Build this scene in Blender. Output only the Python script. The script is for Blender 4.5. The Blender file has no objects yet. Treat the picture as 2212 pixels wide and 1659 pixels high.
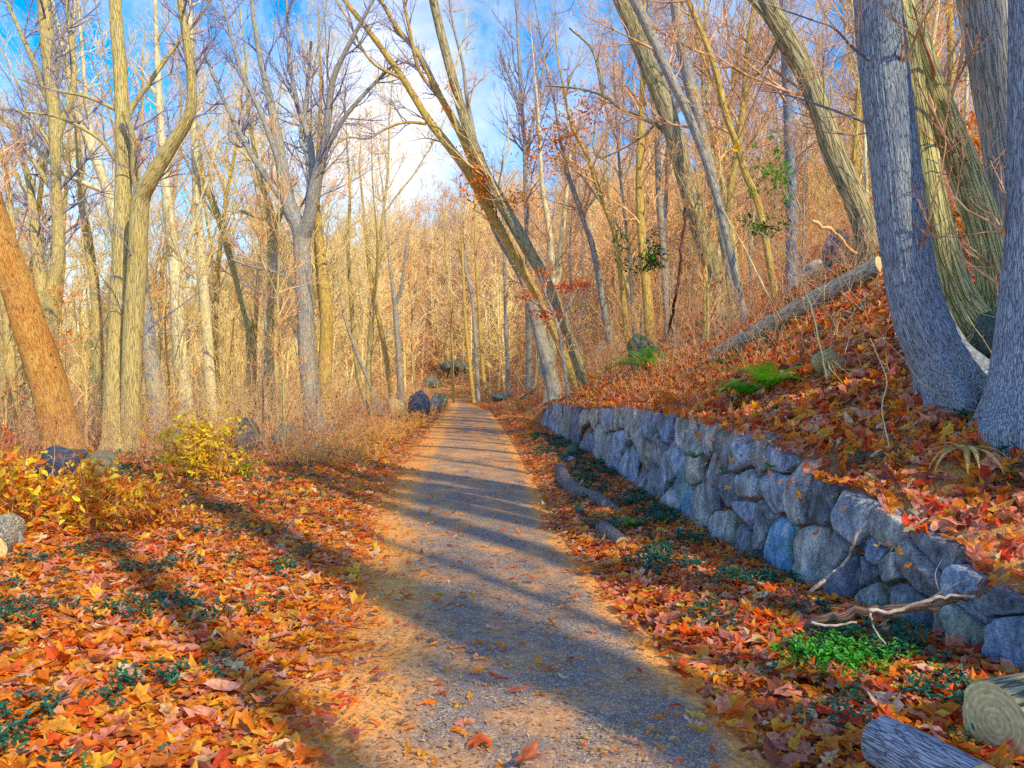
import bpy, math, random
import numpy as np
from mathutils import Vector, noise as mnoise

random.seed(7)
rng = np.random.default_rng(7)
scene = bpy.context.scene
col = scene.collection

# ------------------------------------------------------------------ camera model (measured from the photograph, 2212 x 1659 reading)
F, CX, CY, EYE = 1641.7, 1106.0, 829.5, 1.6
cam_d = bpy.data.cameras.new("camera")
cam = bpy.data.objects.new("camera", cam_d)
col.objects.link(cam)
cam.location = (0, 0, EYE)
cam.rotation_euler = (math.radians(90), 0, 0)
cam_d.sensor_width = 36.0
cam_d.lens = 36.0 * F / 2212.0
cam_d.clip_start = 0.05
cam_d.clip_end = 3000
scene.camera = cam
scene.render.resolution_x, scene.render.resolution_y = 1024, 768


def W(x, y, Y):
    return np.array([(x - CX) / F * Y, Y, EYE - (y - CY) / F * Y])


# ------------------------------------------------------------------ terrain
def ss(a, b, x):
    t = np.clip((x - a) / (b - a), 0, 1)
    return t * t * (3 - 2 * t)


PR = np.array([(-12, 2.0), (0, 1.35), (3.17, 1.03), (3.7, .955), (4.3, .875), (5.25, .716), (6.4, .6), (8.2, .42), (11.9, .32), (17.5, .08),
               (26.1, -.30), (43.4, -1.3), (61.8, -3.6), (74, -5.45), (82, -10), (88, -18), (500, -60)])
PL = np.array([(-12, -.3), (0, -.75), (3.17, -1.05), (3.7, -1.12), (4.6, -1.19), (5.58, -1.31), (7.5, -1.56), (9.7, -1.87), (13.1, -2.12), (17.5, -2.4),
               (27.5, -2.95), (43.4, -3.86), (61.8, -4.9), (72, -6.4), (78, -10), (84, -18), (500, -64)])
XW = np.array([(-12, 3.6), (0, 3.0), (3.9, 2.58), (4.9, 2.36), (5.8, 2.12), (6.9, 1.95), (9.1, 1.85), (12.3, 1.75), (16.9, 1.59), (23.3, 1.26),
               (27, 1.1), (35, .75), (43, .35), (62, -1.9), (74, -4.0), (86, -9), (500, -40)])


def xw(Y): return np.interp(Y, XW[:, 0], XW[:, 1])
def pr(Y): return np.interp(Y, PR[:, 0], PR[:, 1])
def pl(Y): return np.interp(Y, PL[:, 0], PL[:, 1])


def wall_px(x, y):
    """a point on the wall face seen at pixel x, y -> (Y, z)"""
    r = (x - CX) / F
    lo, hi = 3.0, 40.0
    for _ in range(40):
        m = .5 * (lo + hi)
        if xw(m) / m > r: lo = m
        else: hi = m
    return lo, EYE - (y - CY) / F * lo


TOPPX = [(1195, 872), (1250, 880), (1330, 882), (1400, 888), (1500, 905), (1560, 932), (1620, 945), (1680, 985), (1740, 1028),
         (1770, 1058), (1870, 1066), (1905, 1120), (1960, 1165), (2020, 1172), (2080, 1235), (2150, 1300), (2230, 1325)]
_t = sorted(wall_px(*p) for p in TOPPX)
TOP = np.array([(-12, .25), (2.5, .28)] + _t + [(27, .75), (33, .12), (500, .12)])
def wtop(Y): return np.interp(Y, TOP[:, 0], TOP[:, 1])


def bumps(X, Y):
    return (np.sin(X * 1.3 + Y * .7) * np.sin(Y * 1.1 - X * .4) * .05 + np.sin(X * .41 + 2) * np.sin(Y * .37 + 1) * .12)


def H(X, Y):
    X = np.asarray(X, float); Y = np.asarray(Y, float)
    u = X - xw(Y)
    right = ss(.05, .7, X - pr(Y)) * .10
    dl = pl(Y) - X
    left = ss(.1, 1.6, dl) * .08 + ss(.6, 4, dl) * (bumps(X, Y) + .05) - ss(6, 30, dl) * 1.6 - ss(30, 90, dl) * 6
    low = np.where(X > pl(Y), right, left)
    uu = np.maximum(u, 0)
    sl = np.interp(Y, [-10, 0, 5, 12, 30, 60, 90], [.36, .50, .62, .64, .60, .42, .3])
    hill = wtop(Y) + sl * (uu - .25 * (1 - np.exp(-uu * 2))) * 1.0
    hill = np.where(uu > 12, hill - (uu - 12) * sl * .45, hill)
    hill = np.where(uu > 40, hill - (uu - 40) * sl * .5, hill)
    hill = hill + ss(.6, 3, uu) * bumps(X * 1.1, Y) * 1.2
    z = np.where(u > .16, hill, low)
    ang = X / np.maximum(Y, 1)
    g = np.interp(ang, [-.75, -.45, -.22, -.08, .1, .6], [.1, .35, .8, .92, 1.0, .8])
    z = z + 27 * ss(74, 150, Y) * g
    return z


def hit(x, y, y0=2.4, y1=260):
    Ys = np.geomspace(y0, y1, 4000)
    Xs = (x - CX) / F * Ys
    Zs = EYE - (y - CY) / F * Ys
    k = np.where(Zs <= H(Xs, Ys))[0]
    i = k[0] if len(k) else len(Ys) - 1
    return np.array([Xs[i], Ys[i], float(H(Xs[i], Ys[i]))])


def nrm(X, Y, e=.15):
    dx = (H(X + e, Y) - H(X - e, Y)) / (2 * e)
    dy = (H(X, Y + e) - H(X, Y - e)) / (2 * e)
    n = np.stack([-dx, -dy, np.ones_like(dx)], -1)
    return n / np.linalg.norm(n, axis=-1, keepdims=True)


# ------------------------------------------------------------------ materials
MATS = {}


def new_mat(name):
    m = bpy.data.materials.new(name)
    m.use_nodes = True
    nt = m.node_tree
    b = nt.nodes["Principled BSDF"]
    b.inputs["Roughness"].default_value = .85
    b.inputs["Specular IOR Level"].default_value = .2
    MATS[name] = m
    return m, nt, b


def N(nt, t, **kw):
    n = nt.nodes.new(t)
    for k, v in kw.items():
        if k in n.inputs: n.inputs[k].default_value = v
        else: setattr(n, k, v)
    return n


def ramp(nt, fac, stops):
    r = nt.nodes.new("ShaderNodeValToRGB")
    el = r.color_ramp.elements
    while len(el) < len(stops): el.new(.5)
    for e, (p, c) in zip(el, stops):
        e.position = p
        e.color = (*c, 1)
    nt.links.new(fac, r.inputs[0])
    return r.outputs[0]


def mixc(nt, fac, a, b, mode='MIX'):
    m = nt.nodes.new("ShaderNodeMix")
    m.data_type = 'RGBA'
    m.blend_type = mode
    for s, v in ((m.inputs[0], fac), (m.inputs[6], a), (m.inputs[7], b)):
        if hasattr(v, "links"): nt.links.new(v, s)
        elif isinstance(v, (int, float)): s.default_value = v
        else: s.default_value = (*v, 1)
    return m.outputs[2]


def noise_tex(nt, vec, scale, detail=4, rough=.6, dist=0):
    n = N(nt, "ShaderNodeTexNoise")
    n.inputs["Scale"].default_value = scale
    n.inputs["Detail"].default_value = detail
    n.inputs["Roughness"].default_value = rough
    n.inputs["Distortion"].default_value = dist
    if vec is not None: nt.links.new(vec, n.inputs["Vector"])
    return n.outputs[0]


def bump(nt, b, h, strength=.5, dist=.02):
    bp = N(nt, "ShaderNodeBump")
    bp.inputs["Strength"].default_value = strength
    bp.inputs["Distance"].default_value = dist
    nt.links.new(h, bp.inputs["Height"])
    nt.links.new(bp.outputs[0], b.inputs["Normal"])


def bark_mat(name, dark, light, accent, furrow=16, stretch=.14, acc=.5, bstr=.8, bdist=.03):
    m, nt, b = new_mat(name)
    at = N(nt, "ShaderNodeAttribute"); at.attribute_name = "bark"
    mp = N(nt, "ShaderNodeMapping")
    mp.inputs["Scale"].default_value = (1, 1, stretch * .55)
    nt.links.new(at.outputs["Vector"], mp.inputs[0])
    wob = N(nt, "ShaderNodeTexNoise"); wob.inputs["Scale"].default_value = furrow * .45; wob.inputs["Detail"].default_value = 3
    nt.links.new(mp.outputs[0], wob.inputs["Vector"])
    wm = N(nt, "ShaderNodeVectorMath"); wm.operation = 'MULTIPLY_ADD'
    nt.links.new(wob.outputs["Color"], wm.inputs[0]); wm.inputs[1].default_value = (1.6 / furrow,) * 3
    nt.links.new(mp.outputs[0], wm.inputs[2])
    vo = N(nt, "ShaderNodeTexVoronoi"); vo.feature = 'DISTANCE_TO_EDGE'; vo.inputs["Scale"].default_value = furrow
    nt.links.new(wm.outputs[0], vo.inputs["Vector"])
    vc = N(nt, "ShaderNodeTexVoronoi"); vc.inputs["Scale"].default_value = furrow
    nt.links.new(wm.outputs[0], vc.inputs["Vector"])
    vs = N(nt, "ShaderNodeSeparateColor"); nt.links.new(vc.outputs["Color"], vs.inputs[0])
    crack = ramp(nt, vo.outputs["Distance"], [(.0, (.25,) * 3), (.11, (1, 1, 1))])
    big = noise_tex(nt, at.outputs["Vector"], 1.7, 3, .6)
    mid = noise_tex(nt, at.outputs["Vector"], 9, 5, .7)
    fine = noise_tex(nt, mp.outputs[0], furrow * 4, 4, .7)
    body = tuple(b_ * .74 + a * .26 for a, b_ in zip(dark, light))
    c = mixc(nt, vs.outputs[0], body, light)
    c = mixc(nt, ramp(nt, big, [(.42, (0, 0, 0)), (.68, (acc,) * 3)]), c, accent)
    c = mixc(nt, ramp(nt, mid, [(.35, (.55,) * 3), (.6, (0, 0, 0))]), c, body)
    ck = N(nt, 'ShaderNodeMath'); ck.operation = 'MAXIMUM'
    nt.links.new(crack, ck.inputs[0]); nt.links.new(ramp(nt, noise_tex(nt, mp.outputs[0], furrow * .8, 4, .7), [(.42, (0, 0, 0)), (.60, (.9,) * 3)]), ck.inputs[1])
    c = mixc(nt, ck.outputs[0], dark, c)
    c = mixc(nt, .55, c, ramp(nt, fine, [(.32, (.35,) * 3), (.6, (1.1,) * 3)]), 'MULTIPLY')
    nt.links.new(c, b.inputs["Base Color"])
    if bstr > 0:
        hh = N(nt, "ShaderNodeMath"); hh.operation = 'MULTIPLY_ADD'; hh.inputs[1].default_value = .35
        nt.links.new(fine, hh.inputs[0]); nt.links.new(crack, hh.inputs[2])
        bump(nt, b, hh.outputs[0], bstr, bdist)
    return m


def plain_mat(name, a, b_, scale=6, rough=.85):
    m, nt, b = new_mat(name)
    tc = N(nt, "ShaderNodeTexCoord")
    f = noise_tex(nt, tc.outputs["Object"], scale, 2)
    nt.links.new(ramp(nt, f, [(.35, a), (.65, b_)]), b.inputs["Base Color"])
    b.inputs["Roughness"].default_value = rough
    return m


def leaf_mat(name, trans=.3, rough=.55):
    m, nt, b = new_mat(name)
    at = N(nt, "ShaderNodeAttribute"); at.attribute_name = "Col"
    geo = N(nt, "ShaderNodeNewGeometry")
    f = noise_tex(nt, geo.outputs["Position"], 38, 3, .6)
    c = mixc(nt, 1.0, at.outputs["Color"], ramp(nt, f, [(.3, (.7, .62, .6)), (.62, (1.15, 1.15, 1.15))]), 'MULTIPLY')
    nt.links.new(c, b.inputs["Base Color"])
    b.inputs["Roughness"].default_value = rough
    b.inputs["Specular IOR Level"].default_value = .3
    tr = N(nt, "ShaderNodeBsdfTranslucent")
    nt.links.new(c, tr.inputs[0])
    mx = N(nt, "ShaderNodeMixShader")
    mx.inputs[0].default_value = trans
    nt.links.new(b.outputs[0], mx.inputs[1]); nt.links.new(tr.outputs[0], mx.inputs[2])
    nt.links.new(mx.outputs[0], nt.nodes["Material Output"].inputs[0])
    return m


bark_mat("bark_olive", (.12, .10, .06), (.72, .62, .28), (.78, .58, .14), 34, .14, .5, .9, .015)
bark_mat("bark_grey", (.06, .07, .11), (.50, .50, .50), (.62, .54, .26), 40, .15, .6, .9, .015)
bark_mat("bark_blue", (.05, .07, .12), (.46, .54, .68), (.22, .28, .40), 95, .16, .5, .9, .014)
bark_mat("bark_ridge", (.06, .055, .04), (.52, .48, .30), (.60, .46, .16), 24, .17, .5, 1.0, .03)
bark_mat("bark_log_dark", (.03, .025, .03), (.30, .26, .27), (.2, .16, .14), 70, .2, .5, 1.0, .012)
bark_mat("bark_weathered_sun", (.10, .09, .09), (.74, .68, .50), (.40, .38, .40), 60, .2, .6, 1.0, .015)  # weathered tan and grey also paint the slope log's sunlit and shaded parts
bark_mat("bark_vine", (.06, .03, .02), (.34, .20, .14), (.3, .2, .15), 60, .1, .5, 1.0, .008)
bark_mat("bark_yellow", (.10, .10, .05), (.78, .76, .36), (.72, .60, .18), 34, .14, .45, 1.0, .02)
bark_mat("bark_orange", (.22, .06, .012), (.80, .46, .13), (.62, .20, .03), 58, .13, .6, .9, .02)
bark_mat("bark_gold", (.20, .12, .03), (.85, .64, .20), (.8, .5, .12), 40, .11, .5)
bark_mat("bark_pale", (.30, .27, .15), (.88, .82, .55), (.62, .52, .28), 14, .3, .5, .3)
bark_mat("bark_log", (.05, .055, .09), (.55, .55, .64), (.42, .36, .36), 80, .2, .5, 1.0, .012)
bark_mat("bark_dark", (.02, .015, .03), (.10, .07, .09), (.06, .05, .10), 16, .2, .4)
plain_mat("twig_tan", (.62, .46, .22), (.92, .76, .44))  # twig tones lightened: golden haze of the woods put into the colour
plain_mat("twig_brown", (.42, .22, .13), (.82, .52, .32))
plain_mat("twig_orange", (.74, .38, .15), (.95, .64, .32))
plain_mat("twig_blue", (.10, .13, .42), (.45, .36, .34))
plain_mat("twig_gold", (.80, .58, .22), (.97, .82, .42))
plain_mat("stem_dark", (.05, .03, .03), (.14, .07, .05))
plain_mat("stick_pale", (.30, .22, .18), (.58, .48, .42), 25)
leaf_mat("leaf", .42)
leaf_mat("leaf_ivy", .15, .4)


def stone_mat(name, a, b_, c_, scale=3.0):
    m, nt, b = new_mat(name)
    tc = N(nt, "ShaderNodeTexCoord")
    geo = N(nt, "ShaderNodeNewGeometry")
    oi = N(nt, "ShaderNodeObjectInfo")
    vm = N(nt, "ShaderNodeMapping"); vm.inputs["Scale"].default_value = (1.6, 1.6, .8)
    vm.inputs["Rotation"].default_value = (.3, .2, .1)
    nt.links.new(geo.outputs["Position"], vm.inputs[0])
    f = noise_tex(nt, vm.outputs[0], scale * 1.6, 9, .78, .25)
    g = noise_tex(nt, geo.outputs["Position"], 45, 4, .7)
    h = noise_tex(nt, geo.outputs["Position"], 2.3, 2)
    c = ramp(nt, f, [(.32, a), (.5, b_), (.66, c_)])
    c = mixc(nt, .55, c, ramp(nt, g, [(.34, (.22, .22, .24)), (.6, (1.2, 1.2, 1.2))]), 'MULTIPLY')
    c = mixc(nt, ramp(nt, h, [(.55, (0, 0, 0)), (.68, (.55,) * 3)]), c, (.16, .20, .07))
    tint = ramp(nt, oi.outputs["Random"], [(0, (.7, .85, 1.15)), (.25, (1.1, 1.1, 1.08)), (.5, (1.08, 1.0, .85)), (.75, (.45, .48, .58)), (.9, (.8, .9, 1.1)), (1, (.95, 1, 1.15))])
    c = mixc(nt, 1.0, c, tint, 'MULTIPLY')
    nt.links.new(c, b.inputs["Base Color"])
    b.inputs["Roughness"].default_value = .8
    mm = N(nt, "ShaderNodeMath"); mm.operation = 'MULTIPLY_ADD'
    nt.links.new(g, mm.inputs[0]); mm.inputs[1].default_value = .35; nt.links.new(f, mm.inputs[2])
    bump(nt, b, mm.outputs[0], 1.0, .05)
    return m


stone_mat("stone_wall", (.06, .065, .10), (.42, .47, .56), (.92, .94, .96))
stone_mat("stone_blue", (.10, .13, .22), (.18, .42, .70), (.70, .80, .88))
stone_mat("stone_pale", (.30, .25, .14), (.55, .48, .28), (.70, .62, .36))
stone_mat("stone_dark", (.05, .05, .07), (.17, .17, .20), (.42, .40, .38))
stone_mat("stone_moss", (.05, .08, .05), (.18, .24, .16), (.36, .40, .34))


def ground_mat():
    m, nt, b = new_mat("ground_litter")
    geo = N(nt, "ShaderNodeNewGeometry")
    P = geo.outputs["Position"]
    v = N(nt, "ShaderNodeTexVoronoi"); v.inputs["Scale"].default_value = 11
    dn = noise_tex(nt, P, 6, 3)
    nt.links.new(P, v.inputs["Vector"])
    sep = N(nt, "ShaderNodeSeparateColor"); nt.links.new(v.outputs["Color"], sep.inputs[0])
    c = ramp(nt, sep.outputs[0], [(0, (.30, .10, .04)), (.25, (.60, .22, .06)), (.5, (.85, .34, .08)), (.75, (.75, .42, .18)), (1, (.90, .58, .15))])
    big = noise_tex(nt, P, .55, 4)
    c = mixc(nt, ramp(nt, big, [(.4, (0, 0, 0)), (.62, (.7,) * 3)]), c, (.30, .16, .09))
    fine = noise_tex(nt, P, 60, 4, .7)
    c = mixc(nt, .7, c, ramp(nt, fine, [(.3, (.3, .3, .3)), (.65, (1.2, 1.2, 1.2))]), 'MULTIPLY')
    nt.links.new(c, b.inputs["Base Color"])
    b.inputs["Roughness"].default_value = .95
    ad = N(nt, "ShaderNodeMath"); ad.operation = 'ADD'
    nt.links.new(fine, ad.inputs[0]); nt.links.new(sep.outputs[1], ad.inputs[1])
    bump(nt, b, ad.outputs[0], .8, .04)


def dirt_mat():
    m, nt, b = new_mat("path_asphalt")
    geo = N(nt, "ShaderNodeNewGeometry")
    P = geo.outputs["Position"]
    at = N(nt, "ShaderNodeAttribute"); at.attribute_name = "edge"      # 0 mid path .. 1 margin; sunlit gold is painted in with the left margin dirt
    g1 = noise_tex(nt, P, 120, 3, .8)
    g2 = noise_tex(nt, P, 2.2, 6, .65)
    g3 = noise_tex(nt, P, 34, 4, .75)
    asp = ramp(nt, g1, [(.32, (.04, .045, .06)), (.5, (.135, .13, .16)), (.70, (.80, .64, .46))])
    dirt_sun = ramp(nt, g3, [(.28, (.30, .11, .04)), (.5, (.80, .34, .08)), (.7, (.95, .56, .20))])
    ad = N(nt, "ShaderNodeMath"); ad.operation = 'MULTIPLY_ADD'
    nt.links.new(g2, ad.inputs[0]); ad.inputs[1].default_value = 1.2
    nt.links.new(at.outputs["Fac"], ad.inputs[2])
    fac = ramp(nt, ad.outputs[0], [(.56, (0.08,) * 3), (.92, (1, 1, 1))])
    c = mixc(nt, fac, asp, dirt_sun)
    sp = N(nt, "ShaderNodeTexVoronoi"); sp.inputs["Scale"].default_value = 75
    nt.links.new(P, sp.inputs["Vector"])
    s2 = N(nt, "ShaderNodeSeparateColor"); nt.links.new(sp.outputs["Color"], s2.inputs[0])
    c = mixc(nt, ramp(nt, s2.outputs[0], [(.88, (0, 0, 0)), (.93, (.6,) * 3)]), c, (.62, .50, .34))
    nt.links.new(c, b.inputs["Base Color"])
    b.inputs["Roughness"].default_value = .9
    bump(nt, b, g3, .6, .012)


ground_mat(); dirt_mat()


def end_mat():
    m, nt, b = new_mat("cut_wood")
    at = N(nt, "ShaderNodeAttribute"); at.attribute_name = "bark"
    sp = N(nt, "ShaderNodeSeparateXYZ"); nt.links.new(at.outputs["Vector"], sp.inputs[0])
    ln = N(nt, "ShaderNodeVectorMath"); ln.operation = 'LENGTH'
    cmb = N(nt, "ShaderNodeCombineXYZ")
    nt.links.new(sp.outputs[0], cmb.inputs[0]); nt.links.new(sp.outputs[1], cmb.inputs[1])
    nt.links.new(cmb.outputs[0], ln.inputs[0])
    s = N(nt, "ShaderNodeMath"); s.operation = 'MULTIPLY'; s.inputs[1].default_value = 260
    nt.links.new(ln.outputs["Value"], s.inputs[0])
    si = N(nt, "ShaderNodeMath"); si.operation = 'SINE'; nt.links.new(s.outputs[0], si.inputs[0])
    n = noise_tex(nt, at.outputs["Vector"], 30, 4)
    c = ramp(nt, n, [(.3, (.55, .38, .16)), (.7, (.95, .78, .42))])
    c = mixc(nt, .4, c, ramp(nt, si.outputs[0], [(.2, (.5, .42, .35)), (.8, (1, 1, 1))]), 'MULTIPLY')
    nt.links.new(c, b.inputs["Base Color"])


end_mat()
m_, nt_, b_ = new_mat("blaze_blue")
b_.inputs["Base Color"].default_value = (.03, .35, .9, 1)


# ------------------------------------------------------------------ mesh building
def mk(name, V, faces, mat, parent=None, attrs=None, smooth=True, col_attr=None, mats=None, mat_idx=None):
    """faces: list of int arrays (M,k)"""
    me = bpy.data.meshes.new(name)
    V = np.asarray(V, np.float32)
    me.vertices.add(len(V)); me.vertices.foreach_set("co", V.ravel())
    faces = [np.asarray(f, np.int32) for f in faces if len(f)]
    tot = np.concatenate([np.full(len(f), f.shape[1], np.int32) for f in faces])
    loops = np.concatenate([f.ravel() for f in faces])
    me.loops.add(len(loops)); me.loops.foreach_set("vertex_index", loops)
    me.polygons.add(len(tot))
    st = np.concatenate([[0], np.cumsum(tot)[:-1]]).astype(np.int32)
    me.polygons.foreach_set("loop_start", st)
    me.polygons.foreach_set("loop_total", tot)
    me.polygons.foreach_set("use_smooth", np.full(len(tot), smooth, bool))
    if mat_idx is not None: me.polygons.foreach_set("material_index", np.asarray(mat_idx, np.int32))
    me.update(calc_edges=True)
    me.validate()
    for k, a in (attrs or {}).items():
        a = np.asarray(a, np.float32)
        if a.ndim == 2:
            at = me.attributes.new(k, 'FLOAT_VECTOR', 'POINT'); at.data.foreach_set("vector", a.ravel())
        else:
            at = me.attributes.new(k, 'FLOAT', 'POINT'); at.data.foreach_set("value", a)
    if col_attr is not None:
        c = np.ones((len(V), 4), np.float32); c[:, :3] = col_attr
        at = me.color_attributes.new("Col", 'FLOAT_COLOR', 'POINT'); at.data.foreach_set("color", c.ravel())
    for mm in (mats or [mat]): me.materials.append(MATS[mm])
    o = bpy.data.objects.new(name, me)
    col.objects.link(o)
    if parent is not None: o.parent = parent
    return o


def thing(name, label, cat, loc=(0, 0, 0), group=None):
    o = bpy.data.objects.new(name, None)
    o.empty_display_size = .2
    o.location = loc
    col.objects.link(o)
    tag(o, label, cat, group)
    return o


def tag(o, label=None, cat=None, group=None, kind=None):
    if label: o["label"] = label
    if cat: o["category"] = cat
    if group: o["group"] = group
    if kind: o["kind"] = kind
    return o


class Tubes:
    def __init__(s): s.V = []; s.Q = []; s.B = []; s.T = []; s.n = 0; s.cnt = 0

    def add(s, pts, rad, sides=5, cap=False, rough=0, flare=None, seed=0, ridge=0):
        pts = np.asarray(pts, float); rad = np.asarray(rad, float)
        n = len(pts)
        tan = np.gradient(pts, axis=0)
        tan /= np.linalg.norm(tan, axis=1, keepdims=True) + 1e-9
        ref = np.array([1., 0, 0]) if abs(tan[:, 0]).max() < .85 else (np.array([0, 1., 0]) if abs(tan[:, 1]).max() < .85 else np.array([0, 0, 1.]))
        a = np.cross(tan, ref); a /= np.linalg.norm(a, axis=1, keepdims=True) + 1e-9
        b = np.cross(tan, a)
        th = np.arange(sides) * 2 * math.pi / sides
        ct, st = np.cos(th), np.sin(th)
        R = np.repeat(rad[:, None], sides, 1)
        L = np.concatenate([[0], np.cumsum(np.linalg.norm(np.diff(pts, axis=0), axis=1))])
        if rough > 0:
            for (kf, kl, am) in ((3, 1.3, 1), (5, 2.9, .7), (8, 5.5, .5), (13, 9, .35)):
                ph = seed * 1.7 + kf
                R = R * (1 + rough * am * np.sin(kf * th[None, :] + ph + 1.3 * np.sin(kl * .6 * L[:, None] + ph)) * (.6 + .4 * np.sin(kl * L[:, None] + ph * 2)))
        if ridge:
            for kk, am in ((int(sides * .17), 1.), (int(sides * .29), .8)):
                R = R * (1 + ridge * am * np.sin(kk * th[None, :] + seed + 2.2 * np.sin(L[:, None] * 2.1 + kk) + .8 * np.sin(L[:, None] * 7 + th[None, :] * 3)))
        if flare:   # root flare: (height, amount, lobes)
            fh, fa, fl = flare[:3]
            k = np.exp(-np.maximum(L - (flare[3] if len(flare) > 3 else .3), 0) / fh)[:, None]
            R = R * (1 + k * fa * (1 + .45 * np.sin(fl * th[None, :] + seed)))
        P = pts[:, None, :] + a[:, None, :] * (R * ct)[:, :, None] + b[:, None, :] * (R * st)[:, :, None]
        off = (s.cnt * 3.17) % 50
        s.B.append(np.stack([R * ct + off, R * st + off * .5, np.repeat(L[:, None], sides, 1) + off], -1).reshape(-1, 3))
        s.V.append(P.reshape(-1, 3))
        i = np.arange(n - 1)[:, None] * sides; j = np.arange(sides)[None, :]; j2 = (j + 1) % sides
        q = np.stack([i + j, i + j2, i + sides + j2, i + sides + j], -1).reshape(-1, 4) + s.n
        s.Q.append(q)
        m = n * sides
        if cap:
            for e, base in ((0, 0), (1, (n - 1) * sides)):
                c = pts[0] if e == 0 else pts[-1]
                s.V.append(c[None, :]); s.B.append(np.array([[off, off * .5, off]]))
                ci = s.n + m
                ring = base + s.n + np.arange(sides)
                nx = np.roll(ring, -1)
                s.T.append(np.stack([ring, np.full(sides, ci), nx] if e == 0 else [ring, nx, np.full(sides, ci)], -1))
                m += 1
        s.n += m; s.cnt += 1

    def build(s, name, mat, parent=None, origin=None, smooth=True):
        if not s.V: return None
        V = np.concatenate(s.V)
        if origin is not None: V = V - np.asarray(origin)
        return mk(name, V, [np.concatenate(s.Q)] + ([np.concatenate(s.T)] if s.T else []), mat, parent, {"bark": np.concatenate(s.B)}, smooth)


def catmull(P, k=4):
    P = np.asarray(P, float)
    if len(P) < 3: 
        t = np.linspace(0, 1, k + 1)[:, None]
        return P[0] * (1 - t) + P[-1] * t
    E = np.vstack([2 * P[0] - P[1], P, 2 * P[-1] - P[-2]])
    out = []
    for i in range(1, len(E) - 2):
        p0, p1, p2, p3 = E[i - 1:i + 3]
        for t in np.arange(k) / k:
            out.append(.5 * ((2 * p1) + (-p0 + p2) * t + (2 * p0 - 5 * p1 + 4 * p2 - p3) * t * t + (-p0 + 3 * p1 - 3 * p2 + p3) * t ** 3))
    out.append(P[-1])
    return np.array(out)


def unit(v): return v / (np.linalg.norm(v) + 1e-9)


def grow(T, p0, d, L, r, lv, R, up=.25, sides=(5, 4, 3, 3), kids=(6, 5, 4), wig=.16, rmin=.003, rec=None):
    n = (7, 5, 4, 3)[min(4 - lv, 3)] if lv <= 4 else 7
    pts = [p0]; dd = unit(d)
    for i in range(n):
        dd = unit(dd + R.normal(0, wig, 3) + np.array([0, 0, up * .35]))
        pts.append(pts[-1] + dd * L / n)
    pts = np.array(pts)
    rad = np.maximum(r * (1 - np.linspace(0, 1, n + 1) * .8), rmin)
    T.add(pts, rad, sides[min(max(4 - lv, 0), 3)])
    if rec is not None: rec.append((pts, lv))
    if lv <= 1: return
    nk = kids[min(max(4 - lv, 0), len(kids) - 1)]
    for t in np.sort(R.uniform(.15, 1, nk)):
        k = t * n; i = min(int(k), n - 1); fr = k - i
        p = pts[i] * (1 - fr) + pts[i + 1] * fr
        tg = unit(pts[i + 1] - pts[i])
        side = unit(np.cross(tg, R.normal(0, 1, 3)))
        a = R.uniform(.45, .95)
        grow(T, p, tg * math.cos(a) + side * math.sin(a), L * R.uniform(.38, .62) * (1.1 - .4 * t), max(rad[i] * .62, rmin), lv - 1, R, up, sides, kids, wig, rmin, rec)


def spray(T, pts, rad, R, n, L, t0=.2, lv=3, up=.3, rmin=.003, ang=(.5, 1.1), kids=(6, 5, 4), rec=None, wig=.16):
    """side branches along a limb"""
    m = len(pts)
    for t in np.sort(R.uniform(t0, .99, n)):
        k = t * (m - 1); i = min(int(k), m - 2); fr = k - i
        p = pts[i] * (1 - fr) + pts[i + 1] * fr
        tg = unit(pts[i + 1] - pts[i])
        side = unit(np.cross(tg, R.normal(0, 1, 3)))
        a = R.uniform(*ang)
        grow(T, p, tg * math.cos(a) + side * math.sin(a), L * R.uniform(.55, 1.1) * (1.15 - .6 * t), min(rad[i] * .5, L * .014), lv, R, up, kids=kids, rmin=rmin, rec=rec, wig=wig)


# leaves --------------------------------------------------------------
def leaf_shape(kind):
    if kind == 0:    # maple
        a = np.radians([90, 68, 48, 28, 8, -14, -38, -90, -142, -166, -188, -208, -228, -248])
        r = np.array([1, .62, .58, .9, .62, .72, .5, .46, .5, .72, .62, .9, .58, .62])
        P = np.stack([np.cos(a) * r, np.sin(a) * r], 1)
    elif kind == 1:  # oval pointed
        P = np.array([(0, 1), (.28, .5), (.36, 0), (.22, -.6), (0, -.9), (-.22, -.6), (-.36, 0), (-.28, .5)], float)
    elif kind == 2:  # oak
        P = np.array([(0, 1), (.22, .7), (.12, .5), (.42, .3), (.16, .08), (.38, -.15), (.12, -.35), (.2, -.7), (0, -1), (-.2, -.7), (-.12, -.35), (-.38, -.15), (-.16, .08), (-.42, .3), (-.12, .5), (-.22, .7)], float)
    else:            # small diamond
        P = np.array([(0, 1), (.42, 0), (0, -1), (-.42, 0)], float)
    return P


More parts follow.
